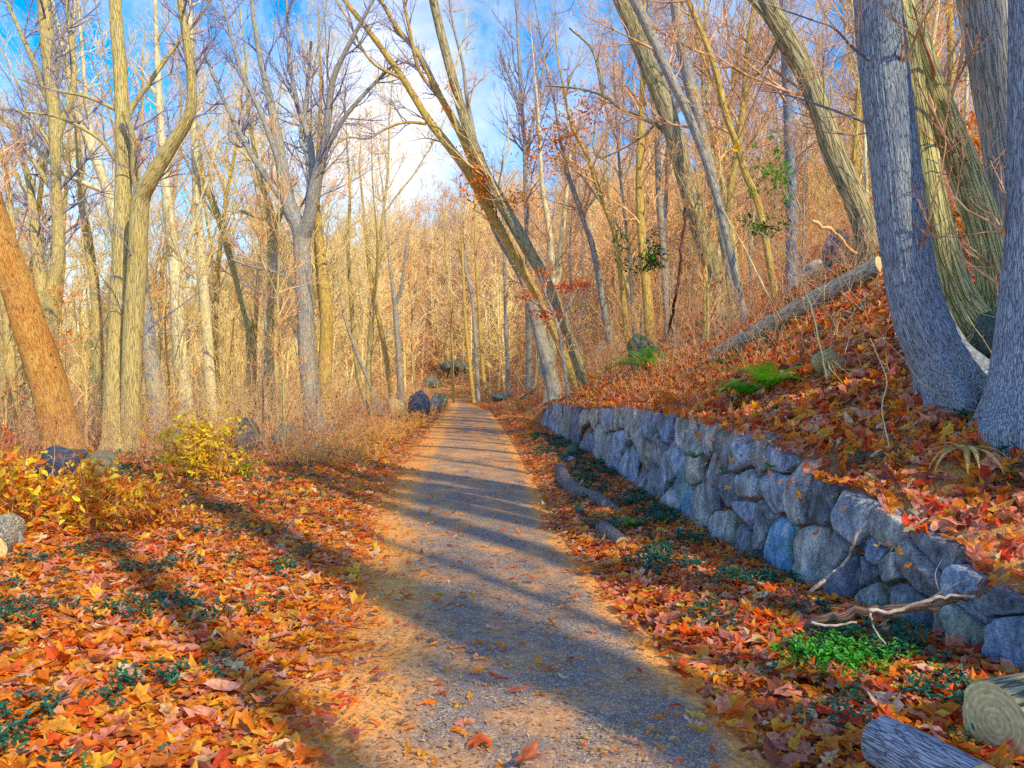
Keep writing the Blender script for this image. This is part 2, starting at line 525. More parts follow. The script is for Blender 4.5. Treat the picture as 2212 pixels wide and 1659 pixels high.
class Leaves:
    def __init__(s): s.V = []; s.T = []; s.C = []; s.n = 0

    def add(s, pos, nor, size, colr, kind, R, curl=.35, spin=None, tilt=.4):
        """pos (n,3) nor (n,3) size (n,) colr (n,3)"""
        n = len(pos)
        if n == 0: return
        P = leaf_shape(kind); k = len(P)
        nn = nor + R.normal(0, tilt, (n, 3)); nn /= np.linalg.norm(nn, axis=1, keepdims=True)
        sp = R.normal(0, 1, (n, 3)) if spin is None else spin
        u = np.cross(nn, sp); u /= np.linalg.norm(u, axis=1, keepdims=True) + 1e-9
        v = np.cross(nn, u)
        cx = R.normal(0, curl, (n, 1)); cy = R.normal(0, curl, (n, 1)); cz = R.normal(0, curl * .4, (n, k))
        L = P[None] * size[:, None, None] * .5
        fo = np.abs(R.normal(0, curl * .9, (n, 1)))
        h = (cx * P[None, :, 0] ** 2 + cy * P[None, :, 1] ** 2 + fo * np.abs(P[None, :, 0]) + cz * .7) * size[:, None] * .5
        Vr = pos[:, None] + u[:, None] * L[:, :, 0:1] + v[:, None] * L[:, :, 1:2] + nn[:, None] * h[:, :, None]
        A = np.concatenate([pos[:, None], Vr], 1)
        s.V.append(A.reshape(-1, 3))
        j = np.arange(k)
        t = np.stack([np.zeros(k, int), 1 + j, 1 + (j + 1) % k], 1)
        s.T.append((t[None] + (np.arange(n) * (k + 1))[:, None, None] + s.n).reshape(-1, 3))
        cc = np.repeat(colr[:, None], k + 1, 1); cc[:, 0] *= .75
        s.C.append(cc.reshape(-1, 3))
        s.n += n * (k + 1)

    def build(s, name, mat="leaf", parent=None, origin=None):
        V = np.concatenate(s.V)
        if origin is not None: V = V - np.asarray(origin)
        return mk(name, V, [np.concatenate(s.T)], mat, parent, smooth=False, col_attr=np.concatenate(s.C))


PAL = np.array([(.98, .26, .02), (.95, .15, .02), (.98, .36, .04), (.97, .50, .05), (.92, .34, .20), (.85, .10, .03), (.72, .28, .20), (.36, .11, .06), (.95, .48, .34), (.95, .72, .40)])
PALW = np.array([.22, .06, .23, .17, .10, .02, .04, .03, .08, .05]); PALW = PALW / PALW.sum()
PALD = np.array([.10, .12, .10, .04, .16, .10, .14, .14, .07, .03]); PALD = PALD / PALD.sum()


def leafcol(n, R, w=PALW):
    c = PAL[R.choice(len(PAL), n, p=w)]
    return np.clip(c * R.uniform(.7, 1.25, (n, 1)) + R.normal(0, .012, (n, 3)), .005, .95)


# ------------------------------------------------------------------ ground and path
us = np.concatenate([-np.geomspace(400, 7, 50), np.arange(-6.9, -.1, .16), [-.02, .10, .17, .22], np.arange(.35, 7, .16), np.geomspace(7.1, 400, 60)])
ys = np.concatenate([-np.geomspace(300, 2, 25), np.arange(-1.8, 2, .4), np.geomspace(2.05, 90, 330), np.geomspace(92, 900, 60)])
U, YY = np.meshgrid(us, ys)
XX = U + xw(YY)
ZZ = H(XX, YY)
fine = np.array([mnoise.noise(Vector((x * 2.4, y * 2.4, 0))) for x, y in zip(XX.ravel(), YY.ravel())]).reshape(XX.shape)
msk = np.clip(np.maximum(ss(.2, 1.0, pl(YY) - XX), ss(.15, .6, XX - pr(YY))), 0, 1)
ZZ = ZZ + fine * .035 * msk
nr, nc = XX.shape
idx = np.arange(nr * nc).reshape(nr, nc)
Q = np.stack([idx[:-1, :-1], idx[:-1, 1:], idx[1:, 1:], idx[1:, :-1]], -1).reshape(-1, 4)
g = mk("ground", np.stack([XX, YY, ZZ], -1).reshape(-1, 3), [Q], "ground_litter")
tag(g, "leaf strewn forest floor with hillside rising on the right", "ground", kind="structure")

yp = np.concatenate([np.linspace(-6, 2, 10), np.geomspace(2.1, 84, 260)])
tt = np.linspace(0, 1, 25)
PXX = []; E = []
for y in yp:
    l, r = pl(y) - .10 + .06 * mnoise.noise(Vector((0, y * 1.5, 3))), pr(y) + .12 + .08 * mnoise.noise(Vector((5, y * 1.5, 3)))
    x = l + (r - l) * tt
    PXX.append(x)
    e = np.maximum(np.clip(1.05 - (x - l) / .78, 0, 1), np.clip(1 - (r - x) / .28, 0, 1) * .8)  # left margin widened past the real dirt to paint golden sunlight on asphalt
    E.append(e + np.clip((y - 12) / 30, 0, .12))
PXX = np.array(PXX); E = np.array(E)
PY = np.repeat(yp[:, None], 25, 1)
PZ = .012 + .03 * (1 - (2 * tt[None] - 1) ** 2) + 0 * PY - .03 * (np.abs(2 * tt[None] - 1) > .99)
idx = np.arange(PXX.size).reshape(PXX.shape)
Q = np.stack([idx[:-1, :-1], idx[:-1, 1:], idx[1:, 1:], idx[1:, :-1]], -1).reshape(-1, 4)
p = mk("path", np.stack([PXX, PY, PZ], -1).reshape(-1, 3), [Q], "path_asphalt", attrs={"edge": E.ravel()})
tag(p, "narrow paved trail curving left into the woods", "path", kind="structure")


def clumps(X, Y, s=1.0, k=0):
    return np.array([mnoise.noise(Vector((x * s, y * s, k))) for x, y in zip(X, Y)])


# ------------------------------------------------------------------ leaf litter (uncountable)
def litter_zone(name, label, sample, bands, seed, w=PALW, mult=1.0):
    R = np.random.default_rng(seed)
    LV = Leaves()
    for (y0, y1, n, s0, s1) in bands:
        Y = R.uniform(y0, y1, n); X, keep = sample(Y, R)
        X, Y = X[keep], Y[keep]
        n2 = len(X)
        Z = H(X, Y) + R.uniform(.012, .055, n2) + np.where((X > pl(Y) - .1) & (X < pr(Y) + .06), .035, 0)
        nn = nrm(X, Y)
        sz = R.uniform(s0, s1, n2) * R.choice([.3, .45, .7, 1, 1.25], n2)
        cc = leafcol(n2, R, w)
        kd = R.choice(3, n2, p=[.48, .30, .22])
        tl = .16 if seed in (11, 12) else .45
        for k in range(3):
            s = kd == k
            LV.add(np.stack([X, Y, Z], 1)[s], nn[s], sz[s], cc[s], k, R, .32, tilt=tl)
    o = LV.build(name)
    tag(o, label, "leaves", kind="stuff")
    return o


def left_s(Y, R):
    wd = np.minimum(3.0 + Y * .55, 16)
    d = R.uniform(-.25, 1, len(Y)) * 1.0
    t = R.uniform(0, 1, len(Y)) ** 1.1
    X = pl(Y) + .42 - t * wd
    edge = np.clip((pl(Y) - X + .42) / .75, 0, 1) ** 1.6
    return X, R.uniform(0, 1, len(Y)) < .03 + .97 * edge


def verge_s(Y, R):
    t = R.uniform(0, 1, len(Y))
    X = pr(Y) - .08 + t * (xw(Y) + .02 - pr(Y) + .08)
    edge = np.clip((X - pr(Y) + .1) / .4, 0, 1) ** 1.5
    return X, R.uniform(0, 1, len(Y)) < .03 + .97 * edge


def hill_s(Y, R):
    t = R.uniform(0, 1, len(Y))
    X = xw(Y) + .18 + t * np.minimum(2.6 + Y * .45, 12)
    return X, np.ones(len(Y), bool)


litter_zone("leaf_litter", "orange and red fallen maple leaves carpeting the ground left of the path", left_s,
            [(1.8, 4.5, 12000, .08, .18), (4.5, 8, 19000, .07, .16), (8, 14, 20000, .08, .16), (14, 26, 16000, .10, .16), (26, 60, 9000, .14, .24)], 11)
litter_zone("leaf_litter", "fallen leaves on the verge between the path and the stone wall", verge_s,
            [(1.8, 5, 5500, .08, .18), (5, 9, 7000, .07, .16), (9, 16, 4200, .08, .14), (16, 30, 4000, .09, .15), (30, 70, 2500, .14, .24)], 12,
            (PALW + PALD) / 2)
litter_zone("leaf_litter", "red and orange fallen leaves covering the slope above the stone wall", hill_s,
            [(2.2, 5, 5500, .10, .19), (5, 9, 14000, .09, .17), (9, 15, 15000, .09, .16), (15, 32, 13000, .10, .17), (32, 70, 6000, .2, .3)], 13,
            (PALW + PALD * 1.6) / 2.6)

def walltop_s(Y, R):
    X = xw(Y) + R.uniform(0, 1, len(Y)) * 1.05 - np.interp(Y, [5, 8], [.0, .14])
    return X, np.ones(len(Y), bool)


_H0 = H
def H(X, Y):
    z = _H0(X, Y); u = np.asarray(X, float) - xw(Y)
    return np.where((u < .17) & (u > -.2) & (Y < 27), wtop(Y) + .035, z)
litter_zone("leaf_litter", "fallen leaves heaped along the coping of the stone wall and spilling over its edge", walltop_s,
            [(2.2, 6, 1000, .07, .16), (6, 12, 2600, .07, .14), (12, 27, 2600, .09, .15)], 14, (PALW + PALD) / 2)
H = _H0

# one big yellow leaf caught on a twig
P = W(1590, 322, 4.6)
LV = Leaves()
Rl = np.random.default_rng(8)
LV.add(np.array([[0, 0, 0.]]), np.array([[0, -1., .1]]), np.array([.075]), np.array([(.98, .62, .03)]), 0, Rl, .5, tilt=.1)
LV.add(np.array([[.012, .01, .01]]), np.array([[.3, -1., .1]]), np.array([.06]), np.array([(.95, .42, .03)]), 0, Rl, .5, tilt=.1)
o = LV.build("hanging_leaf"); o.location = P
tag(o, "big yellow maple leaf hanging in the air on a thin twig, high right of centre", "leaf")

# small debris bits on the path
R = np.random.default_rng(3)
LV = Leaves()
n = 12000
Y = 2.2 + R.exponential(6, n); t = R.beta(.55, .9, n)
X = pl(Y) - .1 + t * (pr(Y) - pl(Y) + .15)
pos = np.stack([X, Y, np.full(n, .05)], 1)
LV.add(pos, np.tile([0, 0, 1.], (n, 1)), R.uniform(.012, .045, n), np.clip(np.array([(.78, .5, .2)]) * R.uniform(.5, 1.2, (n, 1)), 0, 1), 3, R, .2, tilt=.15)
n = 1500
Y = 2.4 + R.exponential(9, n); t = R.beta(.35, .8, n)
X = pl(Y) + t * (pr(Y) - pl(Y))
LV.add(np.stack([X, Y, np.full(n, .055)], 1), np.tile([0, 0, 1.], (n, 1)), R.uniform(.04, .11, n), leafcol(n, R), 2, R, .3, tilt=.2)
tag(LV.build("leaf_crumbs"), "crumbled leaf bits and wood chips scattered over the path surface", "debris", kind="stuff")

R = np.random.default_rng(41)
n = 55
Y = 4.2 + R.exponential(5, n); Y = Y[Y < 26]; n = len(Y)
LV = Leaves()
LV.add(np.stack([xw(Y) - R.uniform(.06, .12, n), Y, wtop(Y) * R.beta(4, 1, n)], 1), np.tile([-1., -.2, .5], (n, 1)), R.uniform(.04, .09, n), leafcol(n, R), 0, R, .4, tilt=.5)
tag(LV.build("caught_leaves"), "stray orange leaves caught in the joints of the stone wall", "leaves", kind="stuff")

# single leaves on the path
LEAF1 = [(720, 1525, .16, (.85, .42, .05), "yellow curled leaf on the sunlit left edge of the path", 2),
         (815, 1465, .13, (.42, .20, .15), "dull brown maple leaf on the left part of the asphalt in the foreground", 0),
         (830, 1402, .09, (.50, .22, .15), "small rust leaf edge of the shaded asphalt left of the fallen pair", 2),
         (915, 1376, .10, (.55, .22, .12), "left leaf of the touching pair of tan leaves on the path", 0),
         (945, 1385, .12, (.55, .30, .16), "right leaf of the touching pair of tan leaves on the path", 0),
         (1030, 1408, .12, (.30, .22, .20), "pale grey brown maple leaf lying flat in the middle of the blue shadow", 0),
         (1075, 1475, .14, (.48, .13, .08), "dark red oak leaf on the asphalt beside a brighter red one", 2),
         (1120, 1495, .12, (.75, .16, .06), "bright red lobed leaf right of the dark red oak leaf", 2),
         (1037, 1605, .15, (.82, .16, .04), "scarlet maple leaf near the bottom centre of the path", 0),
         (1130, 1655, .20, (.70, .20, .08), "orange red leaf cut by the bottom edge of the picture", 0),
         (860, 1302, .12, (.38, .25, .20), "grey brown leaf lying alone on the left half of the shaded band", 2),
         (1150, 1255, .11, (.80, .18, .05), "orange leaf on the sunlit strip right of the path centre", 0),
         (1235, 1300, .10, (.85, .25, .05), "small orange leaf near the right edge of the path", 0),
         (955, 1256, .09, (.80, .18, .06), "small red leaf left of the path centre on the dull lit strip", 0),
         (1000, 1212, .08, (.55, .20, .10), "brown leaf speck at the upper edge of the wide shadow", 2),
         (1232, 1275, .09, (.72, .2, .09), "pinkish leaf just behind the small orange one at the right edge", 0)]
for (x, y, s, c, lab, kd) in LEAF1:
    Yd = (EYE - .06) * F / (y - CY)
    P = W(x, y, Yd)
    LV = Leaves()
    LV.add(np.array([[0, 0, .02]]), np.array([[0, 0, 1.]]), np.array([s]), np.array([c]), kd, R, .25, tilt=.12)
    o = LV.build("fallen_leaf")
    o.location = P
    tag(o, lab, "leaf", "single leaves lying on the path")

# ------------------------------------------------------------------ ground cover: ivy / pachysandra
def ivy(name, label, pts, seed, bright=None):
    R = np.random.default_rng(seed)
    LV = Leaves()
    X, Y = pts
    n = len(X)
    for j in range(6):
        a = R.uniform(0, 6.28, n)
        d = np.stack([np.cos(a), np.sin(a), np.full(n, .35)], 1)
        sz = R.uniform(.03, .055, n) * np.interp(Y, [3, 12, 40], [1, 1.4, 2.6])
        pos = np.stack([X, Y, H(X, Y) + R.uniform(.03, .11, n)], 1) + d * sz[:, None] * .5
        base = np.array([.02, .12, .075]) if bright is None else np.array([.05, .28, .02])  # lit patch gets a brighter base green, sunlight put into the colour
        c = np.clip(base * R.uniform(.6, 1.7, (n, 1)) + R.normal(0, .01, (n, 3)), .005, 1)
        LV.add(pos, np.tile([0, 0, 1.], (n, 1)) - d * .3, sz, c, 1, R, .3, spin=d + R.normal(0, .1, (n, 3)), tilt=.3)
    tag(LV.build(name, "leaf_ivy"), label, "ground cover", kind="stuff")


def scatter(n, fx, y0, y1, thr, seed, sc=.9):
    R = np.random.default_rng(seed)
    Y = y0 * (y1 / y0) ** R.uniform(0, 1, n)
    X = fx(Y, R)
    k = clumps(X, Y, sc, seed) + .35 * clumps(X, Y, sc * 3.3, seed + 1) > thr
    return X[k], Y[k]


ivy("ground_cover", "dark green ivy patches growing through the leaves left of the path",
    scatter(6000, lambda Y, R: pl(Y) - .35 - R.uniform(0, 1, len(Y)) * (1.5 + Y * .35), 3.0, 26, .14, 21, 1.5), 1)
ivy("ground_cover", "dark blue green ivy on the shaded verge at the foot of the stone wall",
    scatter(5200, lambda Y, R: pr(Y) + .3 + R.uniform(0, 1, len(Y)) ** .7 * (xw(Y) - pr(Y) - .35), 2.6, 22, .10, 22, 2.2), 2)
ivy("ground_cover", "scattered green ivy sprigs on the leafy slope above the wall",
    scatter(3600, lambda Y, R: xw(Y) + .3 + R.uniform(0, 1, len(Y)) * (1.2 + Y * .25), 3.4, 14, .2, 23, 1.6), 3)
R = np.random.default_rng(5)
c0 = hit(1810, 1440)
X = c0[0] + R.normal(0, .16, 190); Y = c0[1] + R.normal(0, .12, 190)
ivy("ground_cover", "bright sunlit green ivy patch on the verge beside the lower right logs", (X, Y), 4, True)

# ------------------------------------------------------------------ stone wall
wall = thing("stone_retaining_wall", "dry stone retaining wall of blue grey boulders holding the slope right of the path", "stone wall", (float(xw(8)), 8, 0))
A = [(55, 160), (95, 140), (140, 165), (190, 135), (235, 150), (200, 235), (285, 140), (262, 245), (345, 120), (355, 290), (305, 300),
     (400, 150), (440, 225), (430, 360), (495, 330), (475, 425), (500, 180), (585, 180), (570, 310), (635, 340), (545, 460), (600, 395), (670, 210), (780, 215), (730, 370), (870, 300),
     (835, 410), (810, 475), (960, 310), (1040, 320), (1120, 305), (890, 530), (990, 490), (685, 530), (765, 600), (625, 540), (1110, 510), (1000, 630), (900, 680),
     (1055, 665), (985, 760), (345, 380), (395, 425)]
B = [(175, 150), (240, 160), (90, 330), (240, 370), (400, 240), (530, 315), (500, 390), (470, 470), (390, 465), (510, 550), (670, 440), (620, 590), (830, 690), (1080, 740), (870, 545),
     (730, 350), (1010, 560), (560, 440), (335, 390)]
seeds = [wall_px(1177 + .4256 * a, 842.4 + .4256 * b) for a, b in A] + [wall_px(1620 + .5106 * a, 999 + .5106 * b) for a, b in B]
R = np.random.default_rng(31)
# slabs between the camera's right edge and the first stone in the picture, and the far end
seeds += [(3.3, .25), (2.9, .05), (3.6, .0), (24.6, .4), (26.4, .4)]
seeds = [(y, z) for y, z in seeds]
S = np.array(seeds)


def clip_poly(poly, n, c):      # keep points with n.p <= c
    out = []
    for i in range(len(poly)):
        a, b = poly[i], poly[(i + 1) % len(poly)]
        da, db = np.dot(n, a) - c, np.dot(n, b) - c
        if da <= 0: out.append(a)
        if (da < 0 < db) or (db < 0 < da): out.append(a + (b - a) * da / (da - db))
    return out


def shrink(poly, g):
    c = np.mean(poly, 0)
    out = list(poly)
    for i in range(len(poly)):
        a, b = poly[i], poly[(i + 1) % len(poly)]
        e = b - a
        l = np.linalg.norm(e)
        if l < 1e-6: continue
        n = np.array([e[1], -e[0]]) / l
        if np.dot(n, c - a) > 0: n = -n
        out = clip_poly(out, n, np.dot(n, a) - g)
        if len(out) < 3: return []
    return out


def resample(poly, k):
    P = np.array(poly)
    for cc_ in (.11, .22):
        Q_ = np.roll(P, -1, 0)
        P = np.stack([P * (1 - cc_) + Q_ * cc_, P * cc_ + Q_ * (1 - cc_)], 1).reshape(-1, 2)
    d = np.linalg.norm(np.roll(P, -1, 0) - P, axis=1)
    L = np.concatenate([[0], np.cumsum(d)])
    Pc = np.vstack([P, P[:1]])
    t = np.linspace(0, L[-1], k, endpoint=False)
    return np.stack([np.interp(t, L, Pc[:, 0]), np.interp(t, L, Pc[:, 1])], 1)


blue = {0}
BL = [wall_px(1177 + .4256 * a, 842.4 + .4256 * b) for a, b in ((1140, 770), (685, 530))]
BLi = {int(np.argmin(np.hypot(S[:, 0] - y, S[:, 1] - z))) for y, z in [wall_px(1620 + .5106 * 90, 999 + .5106 * 330), BL[1]]}
for i, (sy, sz) in enumerate(seeds):
    # metric: stones look as wide as tall in the picture but are seen at a slant; use an anisotropic metric fading with distance
    ax = np.interp(sy, [4, 8, 14, 27], [1.0, .9, .55, .38])
    poly = [np.array(q, float) for q in ((sy - 1.6, -.25), (sy + 1.6, -.25), (sy + 1.6, 2.2), (sy - 1.6, 2.2))]
    for j, (qy, qz) in enumerate(seeds):
        if j == i or abs(qy - sy) > 6: continue
        d = np.array([(qy - sy) * ax * ax, (qz - sz)])
        mpt = np.array([(qy + sy) / 2, (qz + sz) / 2])
        poly = clip_poly(poly, d, np.dot(d, mpt))
        if len(poly) < 3: break
    if len(poly) < 3: continue
    tz = float(wtop(sy)) + R.uniform(-.04, .07)
    sl_ = float(wtop(sy + .3) - wtop(sy - .3)) / .6
    n = np.array([-sl_, 1.0])
    poly = clip_poly(poly, n, np.dot(n, [sy, tz]))
    if len(poly) < 3: continue
    poly = shrink(poly, R.uniform(.006, .02))
    if len(poly) < 3: continue
    P = resample(poly, 44)
    c = P.mean(0)
    ext = P.max(0) - P.min(0)
    if min(ext) < .05: continue
    bulge = min(.02 + .08 * min(ext), .065) * R.uniform(.5, 1.25)
    rings = [(1.0, -.32), (1.0, -.10), (1.0, -.03), (.98, .5), (.94, .85), (.78, .97), (.5, .98), (.28, 1.0), (.1, 1.0)]
    off = R.uniform(0, 100, 3)
    V = []
    tx, tzl = R.normal(0, .25, 2)
    chips = [(unit(np.array([R.normal(), R.normal()])), R.uniform(.25, .75), R.uniform(.5, 1.3)) for _ in range(5)]
    for (k, hgt) in rings:
        for q in P:
            qq = c + (q - c) * k
            d3 = Vector((qq[0] * 3.2, qq[1] * 3.2, 0)) + Vector(off)
            nz = mnoise.noise(d3) * .5 + mnoise.noise(d3 * 2.3) * .28 + mnoise.noise(d3 * 5.5) * .16
            fc = abs(mnoise.noise(d3 * .9)) * .8
            if hgt < 0: dep = hgt
            else: dep = hgt * bulge * (1 + tx * (qq[0] - c[0]) / ext[0] * 1.5 + tzl * (qq[1] - c[1]) / ext[1] * 1.5 - fc) + nz * .10 * min(1, hgt * 1.5)
            if hgt > 0:
                e2 = (qq - c) / ext
                for cn, cd, cs in chips:
                    over = float(np.dot(e2, cn)) - cd * .5
                    if over > 0: dep -= over * cs * min(ext) * .35
            jj = .02 * mnoise.noise(d3 * 4 + Vector((7, 0, 0)))
            V.append((xw(qq[0]) + .02 - dep + .05 * qq[1], qq[0] + jj, qq[1] + jj * .7))
    V.append((xw(c[0]) + .02 - bulge * (1 - .0) + .05 * c[1], c[0], c[1]))
    V = np.array(V)
    k = 44; Qs = []
    for r_ in range(len(rings) - 1):
        a = r_ * k + np.arange(k); b = r_ * k + (np.arange(k) + 1) % k
        Qs.append(np.stack([a, b, b + k, a + k], 1))
    a = (len(rings) - 1) * k + np.arange(k); b = (len(rings) - 1) * k + (np.arange(k) + 1) % k
    V[-1] = V[a].mean(0)
    o = mk("stone", V - np.array([V[-1]]), [np.concatenate(Qs), np.stack([a, b, np.full(k, len(V) - 1)], 1)], "stone_blue" if i in BLi else "stone_wall", wall)
    o.location = V[-1] - np.array(wall.location)
    if i in BLi: o["label"] = "bright blue stained boulder in the wall"


yy = np.linspace(2.4, 27.5, 120)
Vb = np.concatenate([np.stack([xw(yy) + .13, yy, np.full(120, -.3)], 1), np.stack([xw(yy) + .15, yy, wtop(yy) - .03], 1), np.stack([xw(yy) + .3, yy, wtop(yy) - .03], 1)]) - np.array(wall.location)
ii = np.arange(119)
mk("dark_gap_backing", Vb, [np.concatenate([np.stack([ii, ii + 1, ii + 121, ii + 120], 1), np.stack([ii + 120, ii + 121, ii + 241, ii + 240], 1)])], "stem_dark", wall)  # dark sheet added behind the stones to paint shade into the gaps

# ------------------------------------------------------------------ boulders
def rock(x, y, w, h, mat, label, seed, depth=None, name="boulder", sink=.15, el=1.0):
    """x,y: pixel of its base centre, w,h size in pixels"""
    P = hit(x, y) if depth is None else None
    if depth is not None:
        P = W(x, y, depth); P[2] = float(H(P[0], P[1]))
    s = P[1] / F
    R = np.random.default_rng(seed)
    import bmesh
    bm = bmesh.new()
    bmesh.ops.create_icosphere(bm, subdivisions=4, radius=1)
    off = Vector(R.uniform(0, 90, 3))
    planes = [unit(R.normal(0, 1, 3)) for _ in range(9)]
    pd = R.uniform(.62, .9, 9)
    sx, sz = w * s / 2, h * s * (1 + sink) / 1.85
    for v in bm.verts:
        c = np.array(v.co)
        for pn, d in zip(planes, pd):
            e = np.dot(c, pn) - d
            if e > 0: c = c - pn * e * .85
        nz = mnoise.noise(Vector(c) * 1.6 + off) * .16 + mnoise.noise(Vector(c) * 4.5 + off) * .06 + mnoise.noise(Vector(c) * 11 + off) * .025
        c = c * (1 + nz)
        v.co = Vector((c[0] * sx * 1.1, c[1] * sx * el, c[2] * sz * 1.1))
    me = bpy.data.meshes.new(name); bm.to_mesh(me); bm.free()
    for p_ in me.polygons: p_.use_smooth = True
    me.materials.append(MATS[mat])
    o = bpy.data.objects.new(name, me); col.objects.link(o)
    o.location = (P[0], P[1] + sx * .4, P[2] + sz * (1 - 2 * sink))
    o.rotation_euler = (0, 0, R.uniform(-.4, .4))
    tag(o, label, "boulder")
    return o


rock(851, 905, 50, 42, "stone_pale", "pale yellowish boulder left of the path, first of the row of three", 1)
rock(904, 903, 44, 52, "stone_dark", "dark round topped boulder in the middle of the roadside row", 2)
rock(936, 892, 40, 30, "stone_dark", "low dark boulder with a sunny right edge beyond the round topped one", 3)
rock(948, 878, 34, 26, "stone_moss", "small mossy pale boulder at the far bend of the path", 4)
rock(527, 975, 56, 65, "stone_dark", "dark upright boulder behind the yellow bush in the left woods", 5)
rock(610, 960, 48, 36, "stone_dark", "dark low boulder between bare trunks left of the path", 6)
rock(388, 965, 62, 44, "stone_moss", "grey green boulder half hidden by twigs near the twin trunk tree", 7)
rock(125, 1040, 110, 72, "stone_dark", "big blue black boulder at the foot of the orange leaning trunk", 8)
rock(205, 1035, 84, 56, "stone_pale", "pale yellow boulder in front of the twin trunk tree", 9)
rock(12, 1185, 60, 36, "stone_wall", "light blue grey rock at the left edge of the picture", 10)
rock(1392, 800, 72, 70, "stone_moss", "rounded mossy boulder on the slope behind the wall", 11)
rock(1795, 812, 66, 52, "stone_pale", "rock with a sunlit yellow rim in the leaves on the slope", 12)
rock(2150, 775, 76, 90, "stone_moss", "grey boulder wedged between the two big right hand trunks", 13, depth=float(hit(2150, 775)[1]))
rock(1318, 772, 60, 36, "stone_wall", "flat grey rock among brush left of the mossy boulder", 14)
rock(992, 822, 80, 34, "stone_moss", "dark rock outcrop at the bend behind the poles, larger one", 15, depth=86)
rock(935, 822, 40, 22, "stone_moss", "grey rock at the bend of the path left of the dark outcrop", 16, depth=84)
rock(1012, 690, 46, 22, "stone_moss", "dark ledge high in the woods beyond the bend", 17, depth=86)
rock(1240, 985, 30, 24, "stone_moss", "small greenish slab at the foot of the wall above the crooked log", 18)
rock(1085, 858, 44, 14, "stone_moss", "low grey slab on the right just before the bend", 19, depth=58)
rock(1232, 1000, 26, 12, "stone_wall", "small flat stone beside the end of the crooked log", 20)
rock(1815, 585, 60, 70, "stone_dark", "dark rock under brush at the upper end of the long slope log", 21, depth=13)
rock(470, 985, 40, 26, "stone_dark", "small dark stone right beside the yellow bush", 22)
rock(1765, 560, 80, 40, "stone_wall", "grey ledge on the slope behind the long log", 23, depth=14.5)
rock(1980, 1250, 30, 16, "stone_pale", "small pale stone resting on top of the wall near the pale sticks", 24)


# ------------------------------------------------------------------ logs and sticks
def log3(name, label, pts, rad, mat, sides=20, ends=True, cat="log", rough=.035, seed=0, knots=0):
    pts = catmull(pts, 8)
    t = np.linspace(0, 1, len(rad)); rr = np.interp(np.linspace(0, 1, len(pts)), t, rad)
    T = Tubes(); o0 = pts[0].copy()
    T.add(pts - o0, rr, sides, True, rough, seed=seed)
    th = thing(name, label, cat, o0)
    V = np.concatenate(T.V); q = np.concatenate(T.Q)
    mk("bark", V, [q], mat, th, {"bark": np.concatenate(T.B)})
    if ends:
        Bc = np.concatenate(T.B) - np.array([0, 0, 0])
        for k, tri in enumerate(T.T):
            ids = np.unique(tri); mp = {a: b for b, a in enumerate(ids)}
            t2 = np.vectorize(mp.get)(tri)
            b2 = Bc[ids] - Bc[ids].mean(0)
            mk("cut_end", V[ids], [t2], "cut_wood", th, {"bark": b2}, smooth=False)
    if knots:
        R = np.random.default_rng(seed)
        for k in range(knots):
            i = R.integers(3, len(pts) - 3); d = unit(R.normal(0, 1, 3)); d[2] = abs(d[2])
            TT = Tubes(); TT.add([pts[i] - o0, pts[i] - o0 + d * rr[i] * 1.5], [rr[i] * .35, rr[i] * .15], 7, True)
            TT.build("branch_stub", mat, th)
    return th


def gp(x, y, lift=0, d=None):
    P = hit(x, y) if d is None else W(x, y, d)
    P = P.copy()
    if d is not None and lift is not None: P[2] = max(P[2], float(H(P[0], P[1])))
    P[2] += lift
    return P


# long log lying up the slope
a = hit(1545, 782); b = hit(1905, 592)
mid = (a + b) / 2; q1 = a * .7 + b * .3; q2 = a * .35 + b * .65
def onh(P, l): P = P.copy(); P[2] = float(H(P[0], P[1])) + l; return P
log3("fallen_log", "long weathered log lying up the slope above the wall with sunlit and shaded stretches", [onh(a, .1), onh(q1, .12), onh(mid, .13), onh(q2, .12), onh(b, .1)],
     [.10, .135, .135, .14, .13], "bark_weathered_sun", seed=3, knots=3)
# crooked log on the verge
log3("fallen_log", "crooked blue grey log lying along the verge at the foot of the wall", [gp(1212, 1015, .03), gp(1222, 1048, .05), gp(1255, 1072, .03), gp(1290, 1088, .05), gp(1338, 1112, .0)],
     [.10, .115, .10, .095, .06], "bark_log_dark", seed=4, knots=2)
log3("log_stump", "short broken log piece with a pale end on the leaves nearer than the crooked log", [gp(1300, 1150, .04), gp(1318, 1165, .06), gp(1345, 1180, .02)],
     [.07, .085, .07], "bark_log_dark", seed=5)
log3("fallen_log", "dark blackened log sticking out of the leaves beyond the wall end", [gp(1122, 868, .05), gp(1150, 850, .1), gp(1178, 838, .15)], [.14, .16, .15], "bark_dark", seed=6)
# foreground logs, bottom right
P0 = W(1905, 1600, 3.05); P1 = W(2120, 1720, 2.6)
log3("fallen_log", "grey ridged log lying in the bottom right corner of the picture", [onh(P0, .10), onh((P0 + P1) / 2, .10), onh(P1, .10)], [.10, .11, .115], "bark_log", 32, rough=.03, seed=7)
P0 = W(2150, 1585, 3.05); P1 = W(2420, 1530, 3.3)
log3("cut_log", "sawn log with pale end grain at the lower right edge of the picture", [onh(P0, .14), onh((P0 + P1) / 2, .14), onh(P1, .14)], [.155, .16, .165], "bark_ridge", 32, rough=.05, seed=8)
P0 = W(-30, 1240, 6.4); P1 = W(20, 1195, 7.2)
log3("cut_log", "pale sawn log end at the left edge of the picture", [onh(P0, .10), onh((P0 + P1) / 2, .10), onh(P1, .10)], [.15, .15, .14], "bark_weathered_sun", 24, seed=9)


